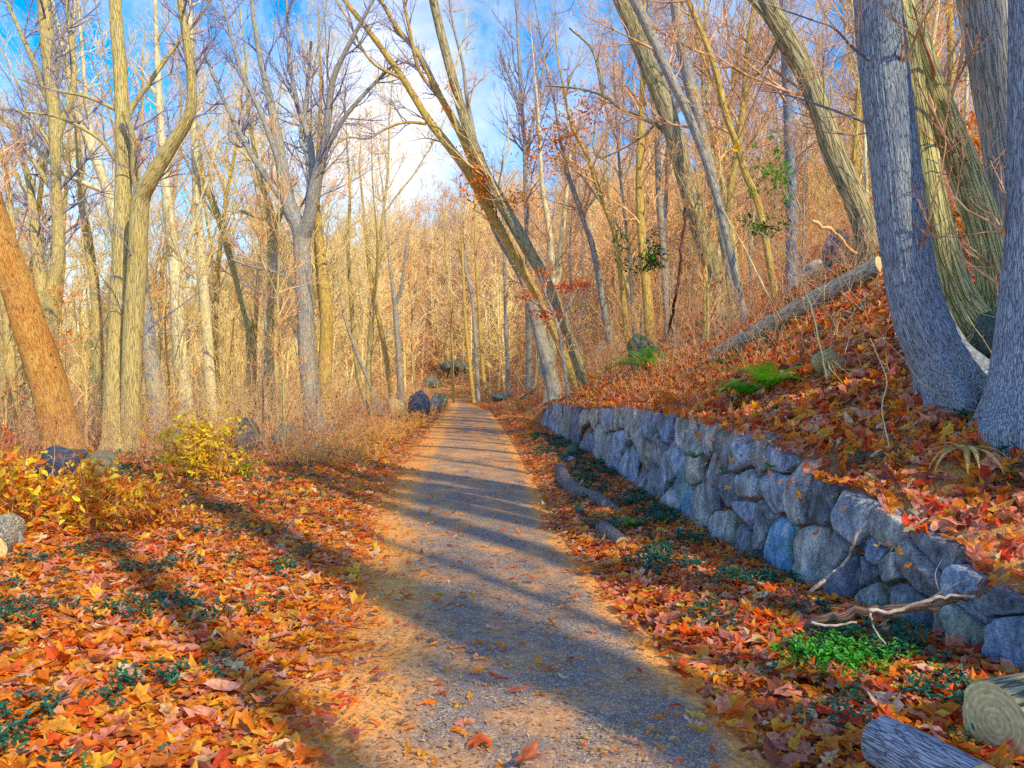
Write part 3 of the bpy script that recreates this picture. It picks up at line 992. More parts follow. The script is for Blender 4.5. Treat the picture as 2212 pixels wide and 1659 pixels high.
def stick(label, ptsp, w, mat="stick_pale", name="stick", cat="stick", cross=None):
    pts = catmull(ptsp, 6)
    T = Tubes(); o0 = pts[0].copy()
    wob = np.random.default_rng(len(label)).normal(0, w * .35, pts.shape)
    rr = np.linspace(w, w * .6, len(pts))
    T.add(pts + wob - o0, rr, 8, True)
    if cross:
        for c in cross:
            c = catmull(c, 4); T.add(c - o0, np.linspace(w * .6, w * .3, len(c)), 6, True)
    T.build(name, mat, None)
    o = bpy.data.objects[-1] if False else [q for q in col.objects if q.name.startswith(name)][-1]
    o.location = o0
    tag(o, label, cat)
    return o


stick("pale straight stick leaning up against the wall", [W(1752, 1275, 5.0), W(1828, 1215, 5.15), W(1850, 1160, 5.0), W(1900, 1105, 5.1), W(1990, 1070, 5.3)], .013)
stick("thick brown twisted vine hanging along the near end of the wall", [W(1745, 1352, 4.35), W(1850, 1325, 4.2), W(1930, 1318, 4.1), W(2030, 1305, 4.0), W(2095, 1285, 4.0), W(2140, 1255, 4.1)], .03, "bark_vine", "vine", "vine")
stick("pale peeled twig wound around the brown vine", [W(1750, 1345, 4.2), W(1790, 1352, 4.15), W(1850, 1345, 4.1)], .009)
stick("white bare twig lying across the near end of the wall", [W(1875, 1318, 4.05), W(1930, 1322, 4.0), W(1990, 1300, 3.95), W(2050, 1288, 3.9), W(2110, 1290, 3.95)], .011)
stick("thin twig hanging from the vine down to the leaves", [W(1880, 1325, 4.1), W(1890, 1360, 4.1), W(1915, 1395, 4.05), W(1945, 1425, 4.0)], .006)
stick("thin forked twig rising from the near wall stones", [W(2000, 1300, 4.0), W(2050, 1270, 4.0), W(2100, 1250, 4.1)], .006, cross=[[W(2030, 1282, 4.0), W(2020, 1240, 4.0), W(2040, 1200, 4.05)]])
stick("thin reddish twig lying across the right part of the path", [W(1155, 1250, 6.2), W(1210, 1256, 6.15), W(1265, 1258, 6.1)], .006, "twig_brown")
stick("dark dead stem leaning on the slope left of the long log", [gp(1440, 735), W(1455, 660, 15.5), W(1466, 600, 15.2), W(1472, 540, 15), W(1480, 450, 15)], .035, "stem_dark", "dead_stem", "dead stem")
stick("pale thin sapling stem bending over the long log", [gp(1700, 720), W(1660, 640, 8.5), W(1620, 560, 8.8), W(1560, 450, 9)], .010, "twig_tan", "sapling", "sapling")
stick("thin upright pale stem on the slope in front of the big blue grey trunk", [gp(1925, 985), W(1905, 880, 5.6), W(1915, 820, 5.7), W(1880, 730, 5.8)], .005, "twig_tan", "sapling", "sapling")
stick("curved yellow stem standing right of the long log", [gp(1790, 830), W(1770, 740, 7), W(1745, 640, 7.2), W(1690, 540, 7.4), W(1640, 500, 7.5)], .009, "twig_gold", "sapling", "sapling")
stick("crooked orange branch hanging down behind the long log", [W(1755, 480, 11), W(1800, 500, 11), W(1840, 540, 11.2), W(1900, 570, 11.3), W(1925, 590, 11.5)], .03, "twig_orange", "broken_branch", "branch")
stick("thin dark twig reaching down from the broad pale trunk to the hanging yellow leaf", [W(1700, 60, 4.9), W(1660, 150, 4.8), W(1620, 240, 4.7), W(1592, 305, 4.6)], .003, "stem_dark", "twig", "twig")
stick("dark twig lying in the leaves near the yellow bush", [gp(300, 1010, .06), gp(350, 1002, .08), gp(395, 1005, .05)], .02, "stem_dark")
stick("grey bare stick arching from the left woods toward the big forked tree", [W(520, 610, 24), W(580, 640, 24), W(640, 655, 24)], .03, "twig_blue", "broken_branch", "branch")


# ------------------------------------------------------------------ hand placed trees
def put_tree(label, trunk, limbs=(), mat="bark_olive", tmat="twig_tan", depth=None, n=14, L=2.6, lv=3, seed=0, name="bare_tree", sides=14, rough=.03,
             flare=(.3, .3, 5), t0=.3, ext=5.0, kids=(6, 5, 4), leaves=None, rmin=None, up=.3, leafcol_=None, cat="tree", dy=0.0, drop=.35, ang=(.5, 1.1)):
    R = np.random.default_rng(seed + 100)
    x, y, w = trunk[0]
    if depth is None:
        P = hit(x, y); Y0 = P[1]
    else: Y0 = depth
    if rmin is None: rmin = max(.0022, Y0 * .00016)
    pts = np.array([W(a, b, Y0 + dy * i) for i, (a, b, c) in enumerate(trunk)])
    rad = np.array([c / 2 / F * (Y0 + dy * i) for i, (a, b, c) in enumerate(trunk)])
    gz = float(H(pts[0][0], pts[0][1]))
    e0 = unit(pts[1] - pts[0])
    print("BASE", round(Y0, 1), round(gz - pts[0][2], 2), label[:50])
    if gz < pts[0][2]: pts[0] = pts[0] + e0 * max((gz - pts[0][2]) / max(e0[2], .5), -1.2)
    root = pts[0].copy(); root[2] = gz
    # carry on above the frame
    if ext > 0:
        d = unit(pts[-1] - pts[-2]); d = unit(d + np.array([0, 0, .4]))
        for k in range(4):
            pts = np.vstack([pts, pts[-1] + d * ext / 4]); rad = np.append(rad, max(rad[-1] * .72, rmin))
            d = unit(d + R.normal(0, .08, 3) + np.array([0, 0, .1]))
    pts = np.vstack([pts[0] - unit(pts[1] - pts[0]) * drop, pts]); rad = np.append(rad[0], rad)
    rad = rad * .93
    C = catmull(np.column_stack([pts, rad]), 7 if sides < 40 else 18)
    pts, rad = C[:, :3], np.maximum(C[:, 3], rmin)
    t = thing(name, label, cat, root)
    T = Tubes(); T.add(pts, rad, sides * (3 if sides > 15 else 1), False, rough, flare, seed, ridge=(.014 if sides > 15 else 0))
    T.build("trunk", mat, t, root)
    B = Tubes(); rec = [] if leaves else None
    spray(B, pts[:], rad, R, n, L, t0, lv, up, rmin, kids=kids, rec=rec, ang=ang)
    for li, lm in enumerate(limbs):
        ds = R.uniform(-.25, .25)
        lp = np.array([W(a, b, Y0 + ds * i) for i, (a, b, c) in enumerate(lm)])
        lr = np.array([c / 2 / F * Y0 for (a, b, c) in lm])
        if lm[-1][1] < 60:
            d = unit(lp[-1] - lp[-2])
            for k in range(3):
                lp = np.vstack([lp, lp[-1] + d * .8]); lr = np.append(lr, max(lr[-1] * .6, rmin)); d = unit(d + R.normal(0, .1, 3))
        C = catmull(np.column_stack([lp, lr]), 6)
        lp, lr = C[:, :3], np.maximum(C[:, 3], rmin)
        TT = Tubes(); TT.add(lp, lr, max(8, sides - 4), False, rough * .7, seed=seed + li)
        TT.build("limb", mat, t, root)
        ll = np.linalg.norm(lp[-1] - lp[0])
        spray(B, lp, lr, R, int(4 + ll * 1.8), min(L * .8, .5 + ll * .35), .12, lv, up, rmin, kids=kids, rec=rec, ang=ang)
    B.build("branches", tmat, t, root)
    if leaves:
        LV = Leaves()
        tips = [p_ for p_, l_ in rec if l_ <= 2]
        for (lx, ly, lw, lh, nn, ls, lc) in leaves:
            cpos = W(lx, ly, Y0)
            m = nn
            q = np.stack([cpos[0] + R.normal(0, lw / 2.4 / F * Y0, m), Y0 + R.normal(0, lw / 2.4 / F * Y0, m), cpos[2] + R.normal(0, lh / 2.4 / F * Y0, m)], 1)
            c = np.clip(np.array(lc) * R.uniform(.65, 1.25, (m, 1)), 0, 1)
            LV.add(q, R.normal(0, 1, (m, 3)) + np.array([0, -.3, .8]), R.uniform(.7, 1.3, m) * ls, c, 1, R, .3)
        LV.build("leaves", "leaf", t, root)
    return t


ORG = (.82, .22, .02); RED = (.72, .10, .02); YEL = (.85, .52, .04)
# left side
put_tree("thick orange brown trunk leaning in from the left edge", [(140, 985, 78), (112, 860, 80), (62, 700, 72), (22, 575, 64), (-20, 450, 58), (-60, 300, 50)], mat="bark_orange",
         tmat="twig_orange", n=16, L=2.0, seed=1, rough=.06, ext=3, leaves=[(130, 640, 60, 30, 40, .10, ORG), (60, 880, 100, 60, 110, .10, RED), (150, 730, 60, 30, 40, .1, ORG)], t0=.1)
put_tree("tall twin stemmed tree with ridged olive bark, its right stem curving outward", [(252, 978, 62), (250, 850, 52), (257, 700, 46), (264, 500, 40), (266, 350, 34), (262, 200, 30), (254, 80, 28), (249, 0, 27), (246, -120, 24)],
         [[(282, 975, 40), (283, 850, 40), (288, 700, 40), (297, 560, 38), (302, 440, 36), (322, 392, 32), (372, 312, 26), (408, 250, 22), (414, 180, 18), (402, 80, 16), (391, 0, 15), (388, -100, 13)],
          [(300, 430, 16), (290, 370, 14), (287, 300, 12), (268, 240, 12)],
          [(262, 350, 18), (275, 255, 14), (318, 185, 10), (390, 85, 8), (430, 40, 7), (455, 0, 5)],
          [(258, 240, 10), (190, 210, 7), (120, 195, 5), (40, 170, 4)],
          [(250, 345, 10), (215, 300, 8), (130, 255, 6), (50, 240, 4)]],
         mat="bark_olive", tmat="twig_blue", n=14, L=2.2, seed=2, sides=20, kids=(6, 5, 4))
put_tree("grey trunk with many low branches rising from left of the twin stemmed tree", [(100, 930, 34), (105, 760, 32), (112, 640, 30), (126, 540, 27), (121, 400, 22), (117, 250, 26), (106, 120, 32), (95, 0, 28), (92, -100, 24)],
         [[(108, 690, 30), (88, 600, 26), (74, 480, 20), (60, 380, 14), (30, 300, 10)], [(118, 250, 16), (80, 150, 12), (40, 60, 8), (10, -10, 6)],
          [(122, 300, 18), (160, 180, 12), (150, 60, 9), (140, -20, 7)], [(120, 420, 12), (60, 330, 9), (0, 245, 6)], [(122, 330, 10), (60, 250, 7), (-20, 230, 5)]],
         mat="bark_olive", tmat="twig_blue", depth=23, n=22, L=3.2, seed=3)
put_tree("pale yellow tree whose crown bends left behind the twin stemmed tree", [(262, 960, 26), (258, 700, 26), (252, 520, 24), (236, 425, 24), (205, 340, 19), (166, 240, 15), (145, 140, 12), (120, 40, 9), (110, -40, 8)],
         [[(208, 350, 12), (190, 250, 10), (180, 140, 8), (170, 20, 6)], [(240, 420, 12), (130, 370, 10), (60, 300, 8), (0, 260, 6)]], mat="bark_pale", tmat="twig_tan", depth=25, n=14, L=2.6, seed=4)
put_tree("slender yellow trunk between the twin stemmed tree and the orange leaning one", [(205, 950, 26), (212, 780, 24), (206, 640, 22), (190, 520, 20), (176, 420, 16), (168, 300, 12), (160, 150, 9)],
         mat="bark_olive", tmat="twig_tan", depth=27, n=16, L=2.8, seed=5)
put_tree("pale trunk with white sunlit patches right of the twin stemmed tree", [(408, 925, 36), (392, 800, 34), (384, 700, 32), (379, 600, 28), (366, 480, 26), (356, 380, 20), (344, 220, 15), (338, 80, 11)],
         [[(380, 600, 16), (400, 540, 12), (440, 420, 9), (470, 300, 6)]], mat="bark_pale", tmat="twig_tan", depth=25, n=14, L=2.8, seed=6)
put_tree("straight pale trunk standing left of the curved grey one", [(462, 925, 26), (452, 800, 25), (444, 680, 24), (431, 520, 22), (421, 330, 18), (415, 180, 14), (410, 40, 10)],
         mat="bark_pale", tmat="twig_gold", depth=27, n=18, L=2.8, seed=7)
put_tree("curved grey trunk bending left as it rises in the left woods", [(560, 925, 26), (545, 830, 24), (541, 720, 22), (522, 640, 20), (500, 560, 18), (472, 470, 16), (440, 380, 12), (420, 260, 8)],
         mat="bark_olive", tmat="twig_orange", depth=28, n=18, L=2.6, seed=8)
put_tree("trunk dark below and pale above with a broken snag in the left woods", [(596, 925, 30), (590, 820, 30), (588, 700, 26), (589, 600, 24), (588, 500, 24), (580, 440, 16), (560, 380, 12), (545, 300, 9)],
         [[(590, 500, 14), (615, 440, 10), (625, 400, 8)], [(588, 480, 12), (560, 470, 9), (520, 455, 7)], [(584, 770, 22), (585, 720, 18), (592, 690, 14)]], mat="bark_olive", tmat="twig_tan", depth=27, n=12, L=2.4, seed=9)
put_tree("big grey tree forking into many upswept limbs left of the path", [(678, 905, 42), (664, 780, 38), (658, 660, 36), (653, 560, 38), (650, 500, 40), (628, 455, 34), (611, 370, 28), (600, 300, 24), (584, 220, 18), (563, 130, 13), (548, 40, 10), (540, -40, 8)],
         [[(652, 510, 40), (668, 470, 28), (680, 400, 26), (698, 330, 20), (710, 240, 15), (720, 170, 12), (752, 100, 9), (790, 30, 7)],
          [(625, 450, 22), (597, 410, 18), (548, 342, 13), (520, 290, 10), (478, 205, 8), (440, 110, 6)],
          [(676, 420, 18), (670, 310, 14), (642, 225, 11), (625, 120, 8), (620, 20, 6)],
          [(613, 380, 16), (570, 260, 11), (520, 150, 8), (490, 40, 6)],
          [(700, 330, 14), (740, 260, 10), (790, 200, 8), (860, 130, 5)],
          [(682, 400, 12), (662, 330, 10), (650, 300, 9), (662, 210, 8), (672, 90, 6)],
          [(645, 620, 9), (600, 590, 7), (540, 575, 6), (500, 560, 4)]],
         mat="bark_grey", tmat="twig_blue", depth=24, n=8, L=3.0, seed=10, sides=18, kids=(6, 6, 4))
put_tree("trunk dark at the foot and yellow above just right of the big forked tree", [(700, 900, 30), (702, 800, 32), (706, 700, 30), (698, 600, 26), (690, 520, 20), (684, 420, 14), (690, 300, 10)],
         mat="bark_gold", tmat="twig_gold", depth=27, n=14, L=2.4, seed=11)
put_tree("thin dark trunk splitting into a fork near the path bend on the left", [(866, 850, 15), (862, 780, 14), (856, 700, 13), (853, 655, 12), (846, 600, 9), (838, 530, 7), (830, 450, 5)],
         [[(855, 655, 9), (868, 620, 8), (875, 560, 6), (880, 500, 4)]], mat="bark_grey", tmat="twig_orange", depth=44, n=14, L=2.4, seed=12)
put_tree("leaning thin trunk left of the dark forked one", [(845, 860, 12), (835, 780, 12), (820, 700, 11), (800, 600, 9), (790, 500, 7), (780, 400, 5)], mat="bark_gold", tmat="twig_gold", depth=42, n=14, L=2.4, seed=13)
put_tree("thin bare tree halfway between the big forked tree and the dark forked one", [(792, 880, 10), (776, 820, 12), (765, 740, 11), (758, 640, 10), (752, 540, 8), (756, 420, 6), (750, 320, 4)], mat="bark_olive", tmat="twig_gold", depth=38, n=20, L=2.6, seed=14)
put_tree("slim leaning stem behind the roadside boulders", [(822, 890, 10), (795, 820, 9), (770, 760, 8), (745, 690, 6)], mat="bark_grey", tmat="twig_tan", depth=34, n=14, L=1.6, seed=15, ext=2)
put_tree("half bare trunk at the far left edge with low twisting limbs", [(30, 1000, 26), (24, 860, 26), (18, 700, 24), (0, 600, 20), (-20, 480, 16)],
         [[(22, 820, 14), (60, 760, 10), (90, 690, 8)], [(10, 640, 14), (30, 560, 12), (20, 420, 10), (0, 320, 8)]], mat="bark_olive", tmat="twig_brown", depth=20, n=20, L=2.2, seed=16, ext=3)
put_tree("dark trunk leaning behind the right stem of the twin stemmed tree", [(350, 940, 46), (335, 840, 40), (322, 740, 34), (310, 640, 30), (305, 560, 24), (298, 480, 16)], mat="bark_grey", tmat="twig_orange", depth=24, n=14, L=2.0, seed=17, ext=3)
# the crossing pair over the path
put_tree("tall grey trunk leaning far over the path toward the upper left", [(1264, 828, 32), (1240, 760, 27), (1212, 680, 25), (1176, 600, 26), (1130, 520, 29), (1085, 440, 27), (1044, 366, 26), (1003, 256, 23), (969, 137, 21), (940, 20, 20), (925, -60, 18)],
         mat="bark_ridge", tmat="twig_tan", n=14, L=2.4, seed=20, sides=16, depth=22.5,
         leaves=[(1035, 390, 36, 64, 240, .15, (.95, .32, .03)), (1120, 430, 50, 34, 120, .14, (.95, .38, .04)), (980, 190, 26, 12, 40, .12, RED), (960, 235, 14, 8, 16, .12, ORG), (1000, 330, 40, 20, 40, .1, ORG)])
put_tree("yellow trunk leaning beside the tall grey one and splitting into long limbs over the path", [(1240, 818, 26), (1208, 740, 22), (1172, 662, 21), (1136, 596, 21), (1092, 515, 22), (1048, 440, 22), (1010, 370, 22), (965, 310, 20), (925, 258, 18), (868, 166, 15), (815, 92, 13), (752, 10, 11), (700, -60, 9)],
         [[(1060, 450, 20), (1000, 300, 17), (950, 207, 14), (907, 122, 12), (863, 68, 10), (822, 0, 8)],
          [(921, 268, 7), (880, 264, 6), (840, 275, 5), (794, 299, 5), (753, 297, 4), (715, 320, 3)],
          [(948, 210, 9), (905, 150, 8), (886, 70, 7), (872, 0, 6)],
          [(868, 170, 8), (800, 130, 6), (750, 40, 5)]],
         mat="bark_gold", tmat="twig_blue", n=10, L=2.2, seed=21, sides=16, depth=23.2, leaves=[(1090, 470, 60, 60, 90, .10, ORG)])
put_tree("ridged grey trunk with a small blue paint blaze at the far end of the wall", [(1203, 868, 34), (1185, 795, 31), (1168, 730, 29), (1156, 680, 28), (1140, 620, 26), (1110, 560, 24), (1075, 500, 22), (1050, 430, 18), (1030, 330, 14), (1010, 220, 10)],
         mat="bark_grey", tmat="twig_brown", n=18, L=2.2, seed=22, depth=24.5, sides=16)
bz = W(1173, 804, 24.1)
Tb = Tubes(); Tb.add([bz + np.array([0, .0, 0]), bz + np.array([0, -.02, 0])], [.07, .07], 12, True)
ob = Tb.build("trail_marker", "blaze_blue", None, bz); ob.location = bz
tag(ob, "small round blue trail marker on the ridged grey trunk", "trail marker")
put_tree("pale smooth tree with a narrow V fork behind the leaning pair", [(1190, 800, 22), (1194, 740, 22), (1197, 690, 22), (1198, 650, 22), (1192, 560, 17), (1184, 480, 14), (1172, 410, 11), (1165, 300, 8)],
         [[(1198, 655, 18), (1206, 590, 15), (1213, 520, 13), (1222, 430, 10), (1235, 300, 7)]], mat="bark_pale", tmat="twig_brown", depth=30, n=14, L=2.4, seed=23)
put_tree("tall thin straight tree with a fan of fine branches above the V forked one", [(1142, 760, 14), (1140, 640, 13), (1139, 520, 12), (1136, 400, 12), (1133, 300, 10), (1124, 180, 8), (1118, 60, 6)],
         [[(1134, 300, 7), (1110, 200, 5), (1080, 110, 4)], [(1136, 330, 7), (1160, 220, 5), (1180, 110, 4)]], mat="bark_grey", tmat="twig_blue", depth=32, n=34, L=3.2, seed=24, up=.6,
         leaves=[(1140, 290, 50, 30, 130, .15, (.95, .3, .03)), (1180, 345, 80, 34, 300, .16, (.95, .36, .03)), (1140, 330, 20, 40, 80, .15, (.95, .3, .03))])
put_tree("small beech with rusty orange leaves still hanging in front of the leaning trunks", [(1225, 835, 10), (1215, 760, 9), (1200, 690, 8), (1180, 640, 6), (1165, 590, 4)],
         [[(1205, 705, 5), (1240, 640, 4), (1275, 615, 3)], [(1195, 680, 5), (1150, 650, 4), (1110, 640, 3)]], mat="bark_grey", tmat="twig_brown", depth=20.5, n=14, L=1.3, seed=25, ext=0,
         leaves=[(1225, 620, 50, 14, 150, .10, RED), (1140, 640, 44, 12, 110, .10, ORG), (1180, 680, 40, 16, 130, .10, RED), (1255, 612, 26, 10, 70, .10, ORG), (1180, 590, 40, 10, 60, .10, ORG)], name="beech_sapling")
# poles at the bend
for i, (tr, lab) in enumerate([([(1022, 850, 9), (1014, 780, 9), (1006, 700, 8), (1002, 620, 7), (998, 520, 5)], "left pole straight orange lit trunk at the bend"),
                               ([(1033, 850, 10), (1028, 760, 10), (1025, 700, 9), (1018, 630, 8), (1006, 580, 6), (1000, 500, 5)], "middle pole straight dark sided trunk at the bend"),
                               ([(1048, 850, 10), (1040, 760, 9), (1034, 660, 8), (1028, 560, 6), (1026, 480, 5)], "right pole slim trunk of the cluster at the bend"),
                               ([(1099, 842, 10), (1096, 770, 9), (1092, 700, 8), (1090, 600, 6), (1086, 480, 5)], "lone straight grey trunk between the pole cluster and the leaning pair"),
                               ([(979, 848, 6), (977, 780, 6), (975, 715, 5), (968, 640, 4), (962, 540, 4)], "thinnest pole standing left of the pole cluster at the bend")]):
    put_tree(lab, tr, mat=["bark_gold", "bark_grey", "bark_gold", "bark_grey", "bark_gold"][i], tmat="twig_brown", depth=60 + i, n=14, L=3.2, seed=30 + i, rough=.02)
# right side
put_tree("big furrowed trunk leaning left in the upper right half, with a burl scar", [(1572, 700, 60), (1552, 610, 46), (1522, 530, 42), (1492, 430, 40), (1462, 320, 40), (1440, 240, 42), (1400, 140, 40), (1365, 50, 38), (1335, -20, 38), (1300, -120, 36)],
         [[(1456, 300, 12), (1410, 265, 9), (1350, 240, 8), (1300, 205, 7), (1240, 190, 5), (1180, 185, 4)], [(1302, 205, 6), (1280, 110, 5), (1230, 60, 4)], [(1415, 268, 7), (1380, 300, 5), (1290, 340, 4), (1285, 260, 3)]],
         mat="bark_ridge", tmat="twig_brown", n=6, L=2.0, seed=40, sides=22, rough=.05, t0=.1)
put_tree("narrow dark trunk parallel to and right of the furrowed leaning one", [(1592, 665, 20), (1570, 560, 20), (1542, 400, 22), (1515, 280, 24), (1490, 180, 28), (1468, 60, 28), (1455, -40, 26)], mat="bark_grey", tmat="twig_brown", n=10, L=2.2, seed=41, sides=14)
put_tree("dark blue trunk half hidden behind the furrowed leaning one at the top", [(1598, 640, 18), (1572, 520, 18), (1535, 380, 18), (1492, 260, 20), (1440, 150, 22), (1395, 50, 24), (1355, -40, 24)], mat="bark_grey", tmat="twig_brown", depth=14.5, n=8, L=2.0, seed=42)
put_tree("slender tilting trunk with a yellow crook right of the dark parallel one", [(1660, 560, 16), (1640, 450, 16), (1612, 380, 16), (1590, 310, 14), (1569, 250, 16), (1545, 150, 15), (1520, 80, 12), (1490, 10, 12), (1470, -60, 10)], mat="bark_gold", tmat="twig_brown", depth=15, n=16, L=2.2, seed=43)
put_tree("broad pale lit trunk leaning left behind the long slope log", [(1885, 560, 62), (1868, 490, 52), (1840, 420, 50), (1800, 330, 50), (1775, 250, 48), (1746, 171, 47), (1710, 100, 44), (1670, 30, 40), (1635, -40, 36)],
         [[(1690, 70, 14), (1660, 130, 8), (1625, 165, 6), (1582, 145, 5)], [(1700, 110, 20), (1660, 40, 18), (1600, -30, 16)]], mat="bark_ridge", tmat="twig_brown", n=8, L=2.2, seed=44, sides=20, rough=.06)
put_tree("straight blue grey trunk standing behind the broad pale leaning one", [(1712, 620, 28), (1710, 480, 26), (1706, 300, 25), (1700, 150, 24), (1695, 0, 22)], mat="bark_blue", tmat="twig_brown", depth=16, n=12, L=2.2, seed=45)
put_tree("very thick blue grey trunk in the right foreground flaring at its foot", [(2068, 838, 132), (2026, 765, 120), (1990, 690, 115), (1966, 600, 108), (1944, 460, 105), (1926, 300, 104), (1908, 150, 103), (1895, 0, 100), (1885, -200, 95), (1878, -500, 84)],
         [[(1900, 145, 10), (1845, 105, 6), (1800, 60, 4), (1745, 40, 3)], [(1925, 290, 8), (1880, 270, 6), (1820, 245, 5), (1700, 205, 4), (1640, 195, 3)]],
         mat="bark_blue", tmat="twig_brown", n=5, L=1.3, seed=46, sides=64, rough=.03, flare=(.18, .5, 7, .55), depth=float(hit(2070, 838)[1]), ext=4, drop=.6, t0=.2, name="foreground_tree")
put_tree("massive pale blue trunk cut off by the right edge of the picture", [(2215, 895, 160), (2218, 810, 145), (2222, 700, 130), (2232, 500, 112), (2236, 250, 108), (2236, 0, 104), (2236, -300, 96)],
         mat="bark_blue", tmat="twig_brown", n=4, L=1.2, seed=47, sides=64, rough=.03, flare=(.16, .35, 6, .5), depth=float(hit(2195, 900)[1]), ext=4, drop=.6, name="foreground_tree")
put_tree("yellow lit trunk peeping out along the right side of the very thick blue grey one", [(2125, 735, 84), (2075, 650, 72), (2042, 560, 68), (2010, 420, 60), (1985, 280, 54), (1960, 120, 52), (1935, -20, 48), (1910, -150, 44)], mat="bark_yellow", tmat="twig_brown", n=6, L=1.6, seed=48, sides=22, ext=4)
put_tree("patchy lit trunk slanting down right behind the thick foreground trunks", [(2172, 690, 92), (2150, 590, 78), (2112, 450, 72), (2075, 345, 68), (2030, 235, 64), (1988, 120, 60), (1950, 0, 56), (1915, -120, 50)], [[(2060, 330, 12), (2090, 440, 8)][::-1]],
         mat="bark_yellow", tmat="twig_brown", n=8, L=1.6, seed=49, sides=22, rough=.06)
put_tree("dark and yellow upright trunk between the slanting one and the right edge", [(2195, 620, 72), (2182, 500, 72), (2168, 380, 74), (2155, 270, 80), (2138, 130, 90), (2118, -10, 96), (2100, -150, 90)], [[(2150, 80, 16), (2120, 110, 12), (2085, 125, 8)]],
         mat="bark_grey", tmat="twig_brown", n=6, L=1.6, seed=50, sides=22, rough=.06)
put_tree("straight yellow pole like trunk in the middle of the slope woods", [(1404, 722, 26), (1398, 640, 23), (1388, 540, 21), (1382, 420, 20), (1384, 300, 18), (1388, 200, 14), (1390, 80, 10)], mat="bark_gold", tmat="twig_orange", n=20, L=2.4, seed=51, depth=22)
put_tree("thin dark tree leaning left between the pale forked and the yellow pole trunks", [(1300, 640, 16), (1283, 547, 14), (1266, 490, 13), (1249, 440, 12), (1228, 380, 10), (1210, 300, 7)], mat="bark_grey", tmat="twig_brown", n=20, L=2.4, seed=52, depth=26)
put_tree("slender leaning yellow tree left of the yellow pole trunk", [(1345, 640, 13), (1330, 520, 12), (1300, 430, 11), (1265, 330, 9), (1235, 270, 8), (1215, 180, 5)], mat="bark_gold", tmat="twig_orange", n=24, L=2.6, seed=53, depth=25,
         leaves=[(1270, 240, 90, 60, 220, .15, ORG), (1200, 300, 70, 50, 200, .15, ORG)])
put_tree("grey trunk right of the yellow pole rising straight", [(1440, 660, 18), (1432, 540, 16), (1424, 420, 15), (1418, 280, 12), (1405, 130, 9)], mat="bark_grey", tmat="twig_brown", n=20, L=2.4, seed=54, depth=23)
put_tree("thin white stem sapling seen between the thick foreground trunks", [(2035, 560, 12), (2028, 430, 11), (2022, 280, 10), (2010, 150, 9), (2020, 60, 8), (2030, -20, 7)], mat="bark_pale", tmat="twig_orange", n=12, L=1.4, seed=55, depth=13)
put_tree("second thin white stem nearer the right edge", [(2075, 420, 9), (2085, 330, 8), (2088, 200, 8), (2095, 60, 6)], mat="bark_pale", tmat="twig_orange", n=12, L=1.4, seed=56, depth=14,
         leaves=[(2100, 260, 50, 20, 80, .10, ORG), (2120, 300, 30, 14, 50, .10, ORG)])
put_tree("thin white stem left of the very thick blue grey trunk", [(1880, 560, 9), (1872, 420, 9), (1868, 300, 8), (1866, 180, 6), (1850, 80, 5)], mat="bark_pale", tmat="twig_tan", n=12, L=1.6, seed=57, depth=12)

# trees standing behind the photographer; their shadows cross the path
SUN_AZ = np.array([.60, -.80]); SUN_EL = math.radians(36)


def back_tree(c, t, r, seed, label, crown=8, step=1.8):
    P = np.array([.8, .6]) * c + SUN_AZ * t
    z = float(H(P[0], P[1]))
    R = np.random.default_rng(seed)
    root = np.array([P[0], P[1], z])
    pts = [np.array([0, 0, -.4])]
    d = np.array([R.normal(0, .02), R.normal(0, .02), 1.])
    for k in range(10):
        d = unit(d + R.normal(0, .025, 3)); pts.append(pts[-1] + d * step)
    pts = np.array(pts); rad = np.linspace(r, r * .35, len(pts))
    tr = thing("bare_tree", label, "tree", root)
    T = Tubes(); T.add(catmull(pts, 3), np.interp(np.linspace(0, 1, 31), np.linspace(0, 1, 11), rad), 14, rough=.03, flare=(.4, .4, 5), seed=seed); T.build("trunk", "bark_grey", tr)
    B = Tubes(); spray(B, pts, rad, R, crown, 3.2, .55, 3); B.build("branches", "twig_brown", tr)


back_tree(2.62, 11, .42, 1, "broad grey tree on the slope behind the camera, throws the widest path shadow", 4)
back_tree(3.14, 13.5, .42, 2, "second broad grey tree uphill behind the camera", 4, 1.35)
back_tree(1.42, 9, .15, 3, "young grey tree behind the camera near the path", 3)
back_tree(2.86, 14, .38, 11, "grey tree behind the camera standing between the two broad ones", 3, 1.35)
back_tree(3.36, 11, .13, 12, "slim tree behind the camera beside the second broad one", 3, 1.35)
back_tree(4.85, 14, .15, 13, "slim straight tree behind the camera right of the mid sized trunk", 4)
back_tree(2.05, 15, .07, 14, "thin young tree far behind the camera", 3)
back_tree(4.22, 12, .32, 4, "grey tree behind the camera with a straight mid sized trunk", 4)
back_tree(5.62, 10, .34, 5, "stout grey tree on the slope right behind the camera", 14)
back_tree(6.40, 12.5, .36, 6, "stout grey tree uphill behind the camera, nearest the boulders", 16)
back_tree(7.6, 15, .22, 7, "medium grey tree high on the slope behind the camera", 8)
back_tree(9.0, 12, .20, 8, "slim grey tree high on the slope behind the camera", 8)

# ------------------------------------------------------------------ woodland fill: templates, then copies of each with all parts
TREE_T = []


